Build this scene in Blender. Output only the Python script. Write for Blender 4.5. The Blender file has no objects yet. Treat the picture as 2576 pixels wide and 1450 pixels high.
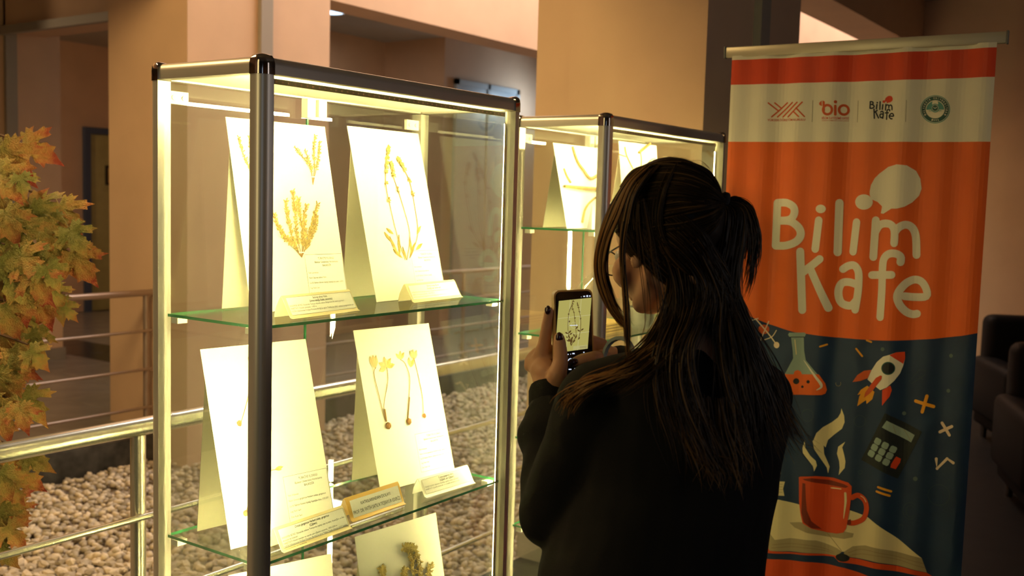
import bpy, bmesh, math, random
import numpy as np
from mathutils import Vector, Matrix, noise
random.seed(7); RNG = np.random.default_rng(7)
SC = bpy.context.scene; COL = SC.collection
PI = math.pi

# ------------------------------------------------------------ camera, world, exposure
F_PX = 2579.23; YAW = math.radians(55.1895); PITCH = math.radians(4.9315); ROLL = math.radians(1.6132)
CAM = np.array([-1.3139, -1.4923, 1.58])
def _w(p):
    a = (math.cos(YAW), math.sin(YAW)); b = (-math.sin(YAW), math.cos(YAW))
    return np.array([p[0]*a[0]+p[1]*a[1], p[0]*b[0]+p[1]*b[1], p[2]])
FWD = _w((0, math.cos(PITCH), -math.sin(PITCH))); _u0 = _w((0, math.sin(PITCH), math.cos(PITCH))); _r0 = _w((1, 0, 0))
RGT = _r0*math.cos(ROLL)+_u0*math.sin(ROLL); UPV = -_r0*math.sin(ROLL)+_u0*math.cos(ROLL)
cam = bpy.data.cameras.new('camera'); cam.sensor_width = 36; cam.lens = 36*F_PX/2576
cam.dof.use_dof = True; cam.dof.focus_distance = 2.15; cam.dof.aperture_fstop = 5.0
camo = bpy.data.objects.new('camera', cam); COL.objects.link(camo)
camo.matrix_world = Matrix(((RGT[0], UPV[0], -FWD[0], CAM[0]), (RGT[1], UPV[1], -FWD[1], CAM[1]), (RGT[2], UPV[2], -FWD[2], CAM[2]), (0, 0, 0, 1)))
SC.camera = camo
SC.view_settings.view_transform = 'Standard'; SC.view_settings.look = 'None'
SC.view_settings.gamma = 1; SC.view_settings.use_curve_mapping = False; SC.view_settings.exposure = 0.0
SC.cycles.transparent_max_bounces = 48; SC.cycles.max_bounces = 10; SC.cycles.glossy_bounces = 5
wd = bpy.data.worlds.new('world'); SC.world = wd; wd.use_nodes = True
wd.node_tree.nodes['Background'].inputs[0].default_value = (.75, .8, 1, 1); wd.node_tree.nodes['Background'].inputs[1].default_value = .02
LED = (1.0, .84, .33)
def area(name, loc, target, size, power, col, sy=None):
    l = bpy.data.lights.new(name, 'AREA'); l.energy = power; l.color = col; l.size = size
    if sy: l.shape = 'RECTANGLE'; l.size_y = sy
    o = bpy.data.objects.new(name, l); COL.objects.link(o); o.location = loc
    o.rotation_euler = (Vector(target)-Vector(loc)).to_track_quat('-Z', 'Y').to_euler(); return o
area('skylight', (6.2, 2.4, 6.4), (5.6, 2.9, 0), 6.5, 720, (1, .93, .86), 2.0)
area('skylight', (16.0, 2.5, 6.4), (16.0, 2.6, 0), 8, 420, (1, .84, .76), 2.0)
area('atrium_fill', (-.8, 2.2, 3.8), (2.2, 3.0, .2), 1.2, 108, (1, .68, .28))  # warm fill added for the columns' left faces and the gravel
area('frame_fill_warm', (-2.2, -.1, 2.0), (0, 0, 1.5), .6, 9, (1, .78, .34), 1.7)  # added warm fill near the showcase, brightens its metal frame from the left
area('post_fill_cool', (-3.0, -3.7, 1.9), (0, 0, 1.3), .5, 3.0, (.60, .76, 1), 1.6)  # unseen cool fill, put behind the camera for the corner post's highlight
area('hall_fill', (1.9, -3.9, 2.1), (.2, 0, 1.4), .8, 7, (.95, .86, .82), 1.6)  # soft fill added for the frame's front side, no window built here
area('corridor_light', (6.0, 5.9, 3.3), (6.0, 5.9, 0), .5, 10, (1, .90, .78))
area('pane_fill_cool', (9.35, 5.25, 2.75), (9.1, 5.85, 2.4), .3, 7, (.66, .84, 1))  # cool light added before the pane to give its bright gradient
area('left_corridor_fill', (1.3, 9.0, 3.3), (4.5, 9.6, .3), .6, 60, (1, .66, .34))  # out-of-view fill added to lift the door and the back wall

def ray(x, y): return FWD+RGT*((x-1288)/F_PX)-UPV*((y-725)/F_PX)
def at(x, y, d): return CAM+ray(x, y)*d          # a measured point of the photograph at a known distance
def on(x, y, ax, val): r = ray(x, y); return CAM+r*((val-CAM[ax])/r[ax])
def onplane(x, y, O, n): r = ray(x, y); return CAM+r*(np.dot(np.asarray(O)-CAM, n)/np.dot(r, n))

# ------------------------------------------------------------ materials
MATS = {}
def mat(name, col, rough=.5, metal=0., spec=.5, emit=None, es=0, noise_amt=0, scale=8, bump=0, bscale=60, trans=0, coat=0):
    if name in MATS: return MATS[name]
    m = bpy.data.materials.new(name); m.use_nodes = True; nt = m.node_tree; b = nt.nodes['Principled BSDF']
    b.inputs['Base Color'].default_value = (*col, 1); b.inputs['Roughness'].default_value = rough; b.inputs['Metallic'].default_value = metal
    b.inputs['Specular IOR Level'].default_value = spec; b.inputs['Coat Weight'].default_value = coat
    if trans: b.inputs['Transmission Weight'].default_value = trans
    if emit: b.inputs['Emission Color'].default_value = (*emit, 1); b.inputs['Emission Strength'].default_value = es
    tc = nt.nodes.new('ShaderNodeTexCoord')
    if noise_amt:
        n = nt.nodes.new('ShaderNodeTexNoise'); n.inputs['Scale'].default_value = scale; n.inputs['Detail'].default_value = 5
        r = nt.nodes.new('ShaderNodeValToRGB'); c = np.array(col)
        r.color_ramp.elements[0].color = (*np.clip(c*(1-noise_amt), 0, 1), 1); r.color_ramp.elements[1].color = (*np.clip(c*(1+noise_amt), 0, 1), 1)
        r.color_ramp.elements[0].position = .3; r.color_ramp.elements[1].position = .7
        nt.links.new(tc.outputs['Object'], n.inputs[0]); nt.links.new(n.outputs['Fac'], r.inputs[0]); nt.links.new(r.outputs[0], b.inputs['Base Color'])
    if bump:
        n = nt.nodes.new('ShaderNodeTexNoise'); n.inputs['Scale'].default_value = bscale; n.inputs['Detail'].default_value = 3
        bp = nt.nodes.new('ShaderNodeBump'); bp.inputs['Strength'].default_value = bump; bp.inputs['Distance'].default_value = .002
        nt.links.new(tc.outputs['Object'], n.inputs[0]); nt.links.new(n.outputs['Fac'], bp.inputs['Height']); nt.links.new(bp.outputs[0], b.inputs['Normal'])
    MATS[name] = m; return m
def math_node(nt, op, a, b=None):
    n = nt.nodes.new('ShaderNodeMath'); n.operation = op
    for i, v in enumerate((a, b)):
        if v is None: continue
        if isinstance(v, (int, float)): n.inputs[i].default_value = v
        else: nt.links.new(v, n.inputs[i])
    return n.outputs[0]
def glass_mat(name, tint=(.97, 1, .97), f0=.04, veil=.012):
    m = bpy.data.materials.new(name); m.use_nodes = True; nt = m.node_tree; nt.nodes.remove(nt.nodes['Principled BSDF'])
    out = nt.nodes['Material Output']; g = nt.nodes.new('ShaderNodeNewGeometry')
    dt = nt.nodes.new('ShaderNodeVectorMath'); dt.operation = 'DOT_PRODUCT'
    nt.links.new(g.outputs['Normal'], dt.inputs[0]); nt.links.new(g.outputs['Incoming'], dt.inputs[1])
    c = math_node(nt, 'ABSOLUTE', dt.outputs['Value']); p = math_node(nt, 'POWER', math_node(nt, 'SUBTRACT', 1.0, c), 5.0)
    fr = math_node(nt, 'ADD', math_node(nt, 'MULTIPLY', p, 1-f0), f0)
    t = nt.nodes.new('ShaderNodeBsdfTransparent'); t.inputs[0].default_value = (*tint, 1)
    d = nt.nodes.new('ShaderNodeBsdfTranslucent'); d.inputs[0].default_value = (.8, .8, .8, 1)
    gl = nt.nodes.new('ShaderNodeBsdfGlossy'); gl.inputs['Roughness'].default_value = 0
    m1 = nt.nodes.new('ShaderNodeMixShader'); m1.inputs[0].default_value = veil  # small translucent share stands in for the glare haze over the glass
    nt.links.new(t.outputs[0], m1.inputs[1]); nt.links.new(d.outputs[0], m1.inputs[2])
    m2 = nt.nodes.new('ShaderNodeMixShader'); nt.links.new(fr, m2.inputs[0]); nt.links.new(m1.outputs[0], m2.inputs[1]); nt.links.new(gl.outputs[0], m2.inputs[2])
    nt.links.new(m2.outputs[0], out.inputs[0]); MATS[name] = m; return m
def emis(name, col, s):
    if name in MATS: return MATS[name]
    m = bpy.data.materials.new(name); m.use_nodes = True; nt = m.node_tree; nt.nodes.remove(nt.nodes['Principled BSDF'])
    e = nt.nodes.new('ShaderNodeEmission'); e.inputs[0].default_value = (*col, 1); e.inputs[1].default_value = s
    nt.links.new(e.outputs[0], nt.nodes['Material Output'].inputs[0]); MATS[name] = m; return m
SALMON = mat('salmon wall paint', (.68, .465, .31), .75, noise_amt=.05, scale=3, bump=.15, bscale=120)
CEIL = mat('grey ceiling paint', (.42, .40, .36), .8, noise_amt=.04)
HALLF = mat('hall floor stone', (.012, .010, .009), .6, spec=.15, noise_amt=.2)
TILE = mat('grey floor tile', (.28, .25, .22), .25, noise_amt=.12, scale=5)
TILED = mat('dark border tile', (.05, .04, .035), .22, noise_amt=.15, scale=5)
CURB = mat('dark marble curb', (.05, .048, .045), .35, noise_amt=.5, scale=14)
TRUNK = mat('grey trunking plastic', (.33, .30, .26), .5)
STEEL = mat('brushed stainless steel', (.72, .69, .60), .26, .85)
ALU = mat('anodised aluminium', (.66, .62, .56), .34, .55)
CHROME = mat('dark chrome corner', (.40, .36, .33), .10, 1.0)
WHITEP = mat('white laminate', (.82, .80, .74), .5)
WPLAST = mat('white plastic', (.8, .78, .7), .4)
GLASS = glass_mat('clear glass', (.985, 1, .985), .12, .018)
SHGLASS = glass_mat('shelf glass', (.96, .985, .96), .05, .01)
GEDGE = mat('green glass edge', (.02, .30, .12), .15, emit=None, coat=.3)
LEDM = emis('led strip light', LED, 340); LEDM2 = emis('led strip light, rear case', LED, 270)
LEDOFF = mat('unlit led lens', (.75, .65, .35), .4)
LEDBACK = mat('led strip backing', (.30, .24, .14), .5)
PAPER = mat('herbarium paper', (.80, .79, .72), .8)
PAPERB = mat('board back paper', (.62, .58, .44), .85)
CARDG = mat('beige card stock', (.66, .56, .33), .6)
GOLD = mat('gold card stock', (.60, .36, .07), .4)
LABELP = mat('printed label paper', (.80, .80, .76), .8)
INK = mat('black ink', (.015, .015, .015), .8)
INKF = mat('faded ink', (.05, .045, .04), .8)
BLACKP = mat('black plastic', (.012, .012, .013), .3)

# ------------------------------------------------------------ object helpers
ORG = {}
def link(o, parent=None, org=None):
    COL.objects.link(o)
    if parent is not None: o.parent = parent
def tag(o, label=None, cat=None, group=None, kind=None):
    for k, v in (('label', label), ('category', cat), ('group', group), ('kind', kind)):
        if v: o[k] = v
    return o
def empty(name, loc, label=None, cat=None, group=None, parent=None):
    o = bpy.data.objects.new(name, None); o.empty_display_size = .05; COL.objects.link(o)
    loc = np.array(loc, float); base = ORG[parent.name] if parent else np.zeros(3)
    if parent: o.parent = parent
    o.location = loc-base; ORG[o.name] = loc; return tag(o, label, cat, group)
def meshobj(name, V, Fc, mats, parent=None, mi=None, smooth=None, org=None):
    V = np.asarray(V, float).reshape(-1, 3)
    base = ORG[parent.name] if parent else np.zeros(3)
    if org is None: org = base if parent else np.array([V[:, 0].mean(), V[:, 1].mean(), V[:, 2].min()])
    org = np.array(org, float)
    me = bpy.data.meshes.new(name); me.from_pydata((V-org).tolist(), [], [tuple(int(i) for i in f) for f in Fc])
    for m in (mats if isinstance(mats, (list, tuple)) else [mats]): me.materials.append(m)
    if mi is not None: me.polygons.foreach_set('material_index', np.asarray(mi, dtype=np.int32))
    if smooth:
        me.shade_smooth()
        if smooth < 179: me.set_sharp_from_angle(angle=math.radians(smooth))
    me.update(); o = bpy.data.objects.new(name, me); COL.objects.link(o)
    if parent: o.parent = parent
    o.location = org-base; ORG[o.name] = org; return o
class MB:
    def __init__(s): s.V = []; s.F = []; s.M = []; s.n = 0
    def add(s, V, Fc, m=0):
        V = np.asarray(V, float).reshape(-1, 3); s.V.append(V)
        for f in Fc: s.F.append([int(i)+s.n for i in f]); s.M.append(m)
        s.n += len(V); return s
    def box(s, lo, hi, m=0):
        x0, y0, z0 = lo; x1, y1, z1 = hi
        V = [(x0, y0, z0), (x1, y0, z0), (x1, y1, z0), (x0, y1, z0), (x0, y0, z1), (x1, y0, z1), (x1, y1, z1), (x0, y1, z1)]
        return s.add(V, [(0, 3, 2, 1), (4, 5, 6, 7), (0, 1, 5, 4), (1, 2, 6, 5), (2, 3, 7, 6), (3, 0, 4, 7)], m)
    def obox(s, c, ax, ay, az, h, m=0):
        c = np.asarray(c, float); V = []
        for sz in (-1, 1):
            for sx, sy in ((-1, -1), (1, -1), (1, 1), (-1, 1)): V.append(c+ax*h[0]*sx+ay*h[1]*sy+az*h[2]*sz)
        return s.add(V, [(0, 3, 2, 1), (4, 5, 6, 7), (0, 1, 5, 4), (1, 2, 6, 5), (2, 3, 7, 6), (3, 0, 4, 7)], m)
    def tube(s, pts, r, n=10, m=0, cap=True):
        pts = np.asarray(pts, float); k = len(pts); rr = np.broadcast_to(r, (k,)) if np.ndim(r) <= 1 else r
        T = np.gradient(pts, axis=0); T /= np.linalg.norm(T, axis=1)[:, None]+1e-12
        up = np.array([0, 0, 1.]) if abs(T[0][2]) < .9 else np.array([1., 0, 0]); N = np.cross(T[0], up); N /= np.linalg.norm(N); V = []
        for i in range(k):
            N = N-T[i]*np.dot(N, T[i]); N /= np.linalg.norm(N)+1e-12; B = np.cross(T[i], N)
            for j in range(n):
                a = 2*PI*j/n; V.append(pts[i]+(N*math.cos(a)+B*math.sin(a))*rr[i])
        Fc = [(i*n+j, i*n+(j+1) % n, (i+1)*n+(j+1) % n, (i+1)*n+j) for i in range(k-1) for j in range(n)]
        if cap: Fc += [tuple(range(n))[::-1], tuple((k-1)*n+j for j in range(n))]
        return s.add(V, Fc, m)
    def lathe(s, c, prof, n=20, m=0, axis=2):
        V = []; c = np.asarray(c, float)
        for r, z in prof:
            for j in range(n):
                a = 2*PI*j/n; p = [r*math.cos(a), r*math.sin(a), z]
                if axis == 1: p = [p[0], p[2], p[1]]
                if axis == 0: p = [p[2], p[0], p[1]]
                V.append(c+p)
        k = len(prof); Fc = [(i*n+j, i*n+(j+1) % n, (i+1)*n+(j+1) % n, (i+1)*n+j) for i in range(k-1) for j in range(n)]
        Fc += [tuple(range(n))[::-1], tuple((k-1)*n+j for j in range(n))]
        return s.add(V, Fc, m)
    def prism(s, prof, z0, z1, m=0, f=lambda x, y, z: (x, y, z)):
        n = len(prof); V = [f(x, y, z0) for x, y in prof]+[f(x, y, z1) for x, y in prof]
        return s.add(V, [(i, (i+1) % n, n+(i+1) % n, n+i) for i in range(n)]+[tuple(range(n))[::-1], tuple(range(n, 2*n))], m)
    def build(s, name, mats, parent=None, smooth=None, org=None):
        return meshobj(name, np.concatenate(s.V), s.F, mats, parent, s.M, smooth, org)
def bevel(o, w, seg=2):
    bm = bmesh.new(); bm.from_mesh(o.data); bmesh.ops.bevel(bm, geom=bm.edges[:]+bm.verts[:], offset=w, segments=seg, affect='EDGES', profile=.5)
    bm.to_mesh(o.data); bm.free(); o.data.shade_smooth(); o.data.set_sharp_from_angle(angle=math.radians(40)); return o
def structure(o): o['kind'] = 'structure'; return o
def sbox(name, lo, hi, m, parent=None, bev=0):
    o = MB().box(lo, hi).build(name, m, parent)
    if bev: bevel(o, bev, 2)
    if parent is None: structure(o)
    return o
def clone(o, parent=None, loc=None):
    c = o.copy(); COL.objects.link(c)
    if parent is not None: c.parent = parent
    if loc is not None: c.location = loc
    return c
def text_mesh(s, size=1., shear=0., bold=0.):
    cu = bpy.data.curves.new('t', 'FONT'); cu.body = s; cu.size = size; cu.shear = shear; cu.resolution_u = 2; cu.offset = bold
    o = bpy.data.objects.new('t', cu); me = bpy.data.meshes.new_from_object(o)
    V = np.array([v.co[:] for v in me.vertices]).reshape(-1, 3); Fc = [tuple(p.vertices) for p in me.polygons]
    bpy.data.objects.remove(o); bpy.data.meshes.remove(me); bpy.data.curves.remove(cu); return V[:, :2] if len(V) else V, Fc

# ------------------------------------------------------------ room shell
FLZ = 0.0
sbox('floor', (-7, -7, -.35), (9, .98, 0), HALLF)
pit = structure(MB().box((-4, .98, -.35), (16, 4.12, -.19)).build('floor_gravel_bed', mat('sandy bed', (.25, .19, .13), .9, noise_amt=.3, scale=40)))
farf = sbox('floor_corridor', (-6, 4.35, -.35), (16, 10.6, -.012), CURB)
sbox('trim_1', (-6, 4.12, -.35), (16, 4.35, 0), CURB, bev=.008)
wallp = MB()
sbox('wall_back', (-6, 10.4, 0), (6.9, 10.6, 3.37), SALMON)
sbox('wall_side', (6.9, 6.75, 0), (7.05, 10.6, 3.37), SALMON)
sbox('wall_jog', (7.05, 6.75, 0), (7.8, 6.9, 3.37), SALMON)
sbox('wall_jog_side', (7.8, 5.85, 0), (7.95, 6.9, 3.37), SALMON)
sbox('wall_rear', (7.95, 5.85, 0), (24, 6.0, 3.37), SALMON)
sbox('wall_left_corridor', (-6.1, 4.2, 0), (-6, 10.6, 3.37), SALMON)
sbox('ceiling_corridor', (-6, 4.17, 3.37), (24, 10.6, 3.5), CEIL)
sbox('ceiling', (-7, -7, 3.37), (9, .77, 3.5), CEIL)
sbox('wall_right', (8.0, -7, 0), (8.15, 1.1, 3.37), SALMON)
sbox('wall_camera_side', (-7, -7.15, 0), (9, -7, 3.37), SALMON)
sbox('wall_upper_far', (-6, 3.86, 2.96), (24, 4.17, 7), SALMON)       # the long beam over the far column row, and the wall above it
sbox('wall_upper_near', (-7, .77, 2.96), (24, 1.10, 7), SALMON)
sbox('wall_atrium_end', (24, -1, -.3), (24.2, 10.6, 7), SALMON)
sbox('wall_atrium_left', (-6.1, 1.1, -.3), (-6, 3.86, 7), SALMON)
sbox('trim_2', (3.5, 4.17, 2.90), (3.9, 7.24, 3.37), SALMON)          # cross beam
sbox('trim_3', (3.45, 4.7, 2.86), (3.50, 7.24, 2.93), TRUNK)
# three columns
def column(n, u0, v0, w, d, tu, z1=3.37, zb=-.2):
    o = sbox('column_%d' % n, (u0, v0, zb), (u0+w, v0+d, z1), SALMON)
    MB().box((tu-.05, v0-.035, 0), (tu+.05, v0-.0005, z1-.01)).build('trunking', TRUNK, o)
    if n != 1: MB().box((u0-.018, v0-.018, 0), (u0+w+.018, v0+d+.018, .11)).build('plinth', TILE, o)
    return o
column(1, 2.80, 3.86, 1.22, .82, 3.41, 2.96)
column(2, 2.38, .20, 1.01, .78, 2.885, 2.96, 0)
column(3, 2.80, 7.24, 1.22, .82, 3.55)
# door with its blue frame at the end of the corridor
DFR = mat('dark blue door frame', (.06, .09, .17), .4); DLEAF = mat('olive door leaf', (.40, .36, .14), .5, noise_amt=.08)
dr = structure(empty('door_1', (6.8, 10.4, 0)))
fr = MB(); fr.box((6.24, 10.34, 0), (6.32, 10.40, 2.26)); fr.box((7.2, 10.34, 0), (7.28, 10.40, 2.26)); fr.box((6.24, 10.34, 2.26), (7.28, 10.40, 2.34)); fr.build('door_frame', DFR, dr)
bevel(MB().box((6.325, 10.36, .01), (7.195, 10.398, 2.255)).build('door_leaf', DLEAF, dr), .004)
MB().box((6.53, 10.345, 1.62), (6.90, 10.36, 1.87)).build('sign_plate', BLACKP, dr)
MB().box((6.56, 10.341, 1.65), (6.87, 10.346, 1.84)).build('sign_face', mat('brass sign', (.40, .25, .05), .4, .3), dr)
MB().tube([(7.08, 10.36, 1.05), (7.08, 10.31, 1.05), (7.0, 10.30, 1.05)], .011).build('door_handle', STEEL, dr, 40)
# pale glazed doorway on the rear wall
win = structure(empty('window_1', (8.55, 5.85, 0)))
wf = MB()
for a in ((7.97, 8.02), (9.17, 9.23), (8.57, 8.62)): wf.box((a[0], 5.80, 0), (a[1], 5.849, 2.93))
wf.box((7.97, 5.80, 2.87), (9.23, 5.849, 2.93)); wf.build('window_frame', mat('pale door frame', (.38, .42, .45), .45), win)
PANE = mat('frosted blue grey pane', (.36, .42, .47), .3)
for a in ((8.02, 8.57), (8.62, 9.17)): MB().box((a[0], 5.815, .02), (a[1], 5.84, 2.87)).build('pane', PANE, win)
# corridor floor tiles
me0 = None; ts = .6
for i in range(0, 17):
    for j in range(10):
        u = .0+i*ts; v = 4.35+j*ts
        if u > 9.6: continue
        if me0 is None:
            o = MB().box((0, 0, 0), (ts-.006, ts-.006, .012)).build('tile', TILE, None, org=(0, 0, 0)); bevel(o, .0015, 1); me0 = o.data
            med = me0.copy(); med.materials.clear(); med.materials.append(TILED); COL.objects.unlink(o); bpy.data.objects.remove(o)
        o = bpy.data.objects.new('tile', med if i == 7 else me0); COL.objects.link(o); o.parent = farf
        o.location = Vector((u, v, -.012+RNG.uniform(-.0004, .0004)))-Vector(ORG[farf.name])
# downlight in the corridor ceiling
dl = empty('ceiling_light', (6.02, 5.86, 3.35), 'small round ceiling downlight glowing cold white behind the pink column', 'ceiling light')
MB().lathe((6.02, 5.86, 3.355), [(.13, .015), (.15, 0), (.15, .012), (.13, .015)], 24).build('rim', WPLAST, dl, 40)
MB().lathe((6.02, 5.86, 3.352), [(.125, .002), (.125, .01)], 24).build('lens', emis('cold lamp', (.6, .8, 1), 3.0), dl)

# ------------------------------------------------------------ gravel
STONE = mat('white marble chip', (.54, .44, .31), .7, noise_amt=.16, scale=22, bump=.3, bscale=90)
nt = STONE.node_tree; oi = nt.nodes.new('ShaderNodeObjectInfo')
def stone_mesh(seed, sub=1):
    bm = bmesh.new(); bmesh.ops.create_icosphere(bm, subdivisions=sub, radius=1.0); rr = random.Random(seed)
    for v in bm.verts: v.co *= rr.uniform(.72, 1.12)
    V = np.array([v.co[:] for v in bm.verts]); Fc = np.array([[v.index for v in f.verts] for f in bm.faces]); bm.free()
    V *= np.array([1.0, rr.uniform(.6, .9), rr.uniform(.5, .75)]); return V, Fc
protos = [stone_mesh(s, 1) for s in range(10)]
def rotm(a, b, c):
    return np.array(Matrix.Rotation(a, 3, 'Z') @ Matrix.Rotation(b, 3, 'X') @ Matrix.Rotation(c, 3, 'Y'))
pts = []
def inview(u, v, z, mar=60):
    d = np.array([u, v, z])-CAM; dd = d@FWD; x = 1288+F_PX*(d@RGT)/dd; y = 725-F_PX*(d@UPV)/dd
    return -mar < x < 1480 and y < 1450+mar*2, dd, x, y
sp = .037
for u in np.arange(.3, 9.5, sp):
    for v in np.arange(1.10, 4.10, sp):
        uu = u+RNG.uniform(-.018, .018); vv = v+RNG.uniform(-.018, .018)
        if uu > 2.74 and uu < 4.08 and vv > 3.82: continue
        if vv > 4.095: continue
        ok, dd, x, y = inview(uu, vv, -.14)
        if not ok: continue
        if dd > 5.8 and RNG.random() < .35: continue
        pts.append((dd, uu, vv, x, y))
pts.sort(); SV = []; SF = []; nn = 0; lone = []
print('stones', len(pts))
stone_me = []
for V, Fc in protos[:6]:
    me = bpy.data.meshes.new('stone'); me.from_pydata(V.tolist(), [], Fc.tolist()); me.materials.append(STONE); stone_me.append(me)
for i, (dd, uu, vv, x, y) in enumerate(pts):
    r = RNG.uniform(.019, .036)*(1.25 if RNG.random() < .08 else 1); z = -.165+RNG.uniform(-.012, .014)
    vis = (0 < x < 380 or 420 < x < 1290) and 0 < y < 1450
    if vis and len(lone) < 300:
        o = bpy.data.objects.new('stone', stone_me[i % 6]); COL.objects.link(o); o.parent = pit
        o.location = Vector((uu, vv, z))-Vector(ORG[pit.name]); o.rotation_euler = (RNG.uniform(-.5, .5), RNG.uniform(-.5, .5), RNG.uniform(0, 6.3)); o.scale = (r*1.1,)*3; lone.append(o); continue
    V, Fc = protos[i % 10]; M = rotm(RNG.uniform(0, 6.3), RNG.uniform(-.6, .6), RNG.uniform(-.6, .6))
    SV.append(V@M.T*r+np.array([uu, vv, z])); SF.append(Fc+nn); nn += len(V)
SV = np.concatenate(SV); SF = np.concatenate(SF)
me = bpy.data.meshes.new('gravel'); base = ORG[pit.name]
me.vertices.add(len(SV)); me.vertices.foreach_set('co', (SV-base).astype(np.float32).ravel())
me.loops.add(len(SF)*3); me.loops.foreach_set('vertex_index', SF.astype(np.int32).ravel()); me.polygons.add(len(SF))
me.polygons.foreach_set('loop_start', np.arange(0, len(SF)*3, 3, dtype=np.int32)); me.polygons.foreach_set('loop_total', np.full(len(SF), 3, np.int32))
me.update(calc_edges=True); me.materials.append(STONE); g = bpy.data.objects.new('gravel', me); COL.objects.link(g); g.parent = pit; g['kind'] = 'stuff'
# random tint from one stone island to the next
rnd = nt.nodes.new('ShaderNodeNewGeometry'); hs = nt.nodes.new('ShaderNodeHueSaturation'); b = nt.nodes['Principled BSDF']
src = b.inputs['Base Color'].links[0].from_socket; mr = nt.nodes.new('ShaderNodeMapRange'); mr.inputs[3].default_value = .55; mr.inputs[4].default_value = 1.3
wn = nt.nodes.new('ShaderNodeTexWhiteNoise'); wn.noise_dimensions = '1D'
nt.links.new(math_node(nt, 'ADD', math_node(nt, 'MULTIPLY', rnd.outputs['Random Per Island'], 31.7), math_node(nt, 'MULTIPLY', oi.outputs['Random'], 57.3)), wn.inputs['W'])
nt.links.new(wn.outputs['Value'], mr.inputs[0]); nt.links.new(mr.outputs[0], hs.inputs['Value']); nt.links.new(src, hs.inputs['Color']); nt.links.new(hs.outputs[0], b.inputs['Base Color'])

# ------------------------------------------------------------ railings
SATIN = mat('satin steel', (.40, .31, .26), .4, .7)
def rail(name, label, u0, u1, v, ztop, posts, rails, r=.025, rp=.021, zb=0):
    STL = STEEL if r > .022 else SATIN
    root = empty(name, ((u0+u1)/2, v, zb), label, 'railing')
    MB().tube([(u, v, ztop) for u in np.linspace(u0, u1, 5)], r, 24).build('handrail', STL, root, 60)
    for z in rails: MB().tube([(u, v-.001-rp, z) for u in (u0, (u0+u1)/2, u1)], .0095 if r > .02 else .008, 12).build('bar', STL, root, 60)
    for u in posts:
        p = MB().lathe((u, v, 0), [(rp, zb+.006), (rp, ztop-r*.85)], 24).build('post', STL, root, 60)
        MB().lathe((u, v, 0), [(.045, zb), (.045, zb+.008), (rp+.002, zb+.012)], 24).build('base_flange', STEEL, p, 40)
    return root
R1 = rail('steel_railing', 'thick near stainless steel railing running behind the lit showcase', -1.6, 2.375, .93, .927, (-.9, .385, 1.62), (.677, .443, .21))
for u in (.47, .49): MB().lathe((u, .93, .927), [(.0262, -.004), (.0262, .004)], 24, axis=0).build('joint_ring', STEEL, R1, 60)
rail('steel_railing', 'far stainless steel railing in front of the corridor, ending at the pink column', -2, 2.79, 4.2, .915, (-1.2, .6, 2.74), (.67, .42, .17), .021, .018)
rail('steel_railing', 'far stainless steel railing seen through the showcase, right of the pink column', 4.03, 12, 4.2, .915, (4.09, 6.1, 8.1, 10.1), (.67, .42, .17), .021, .018)

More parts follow.
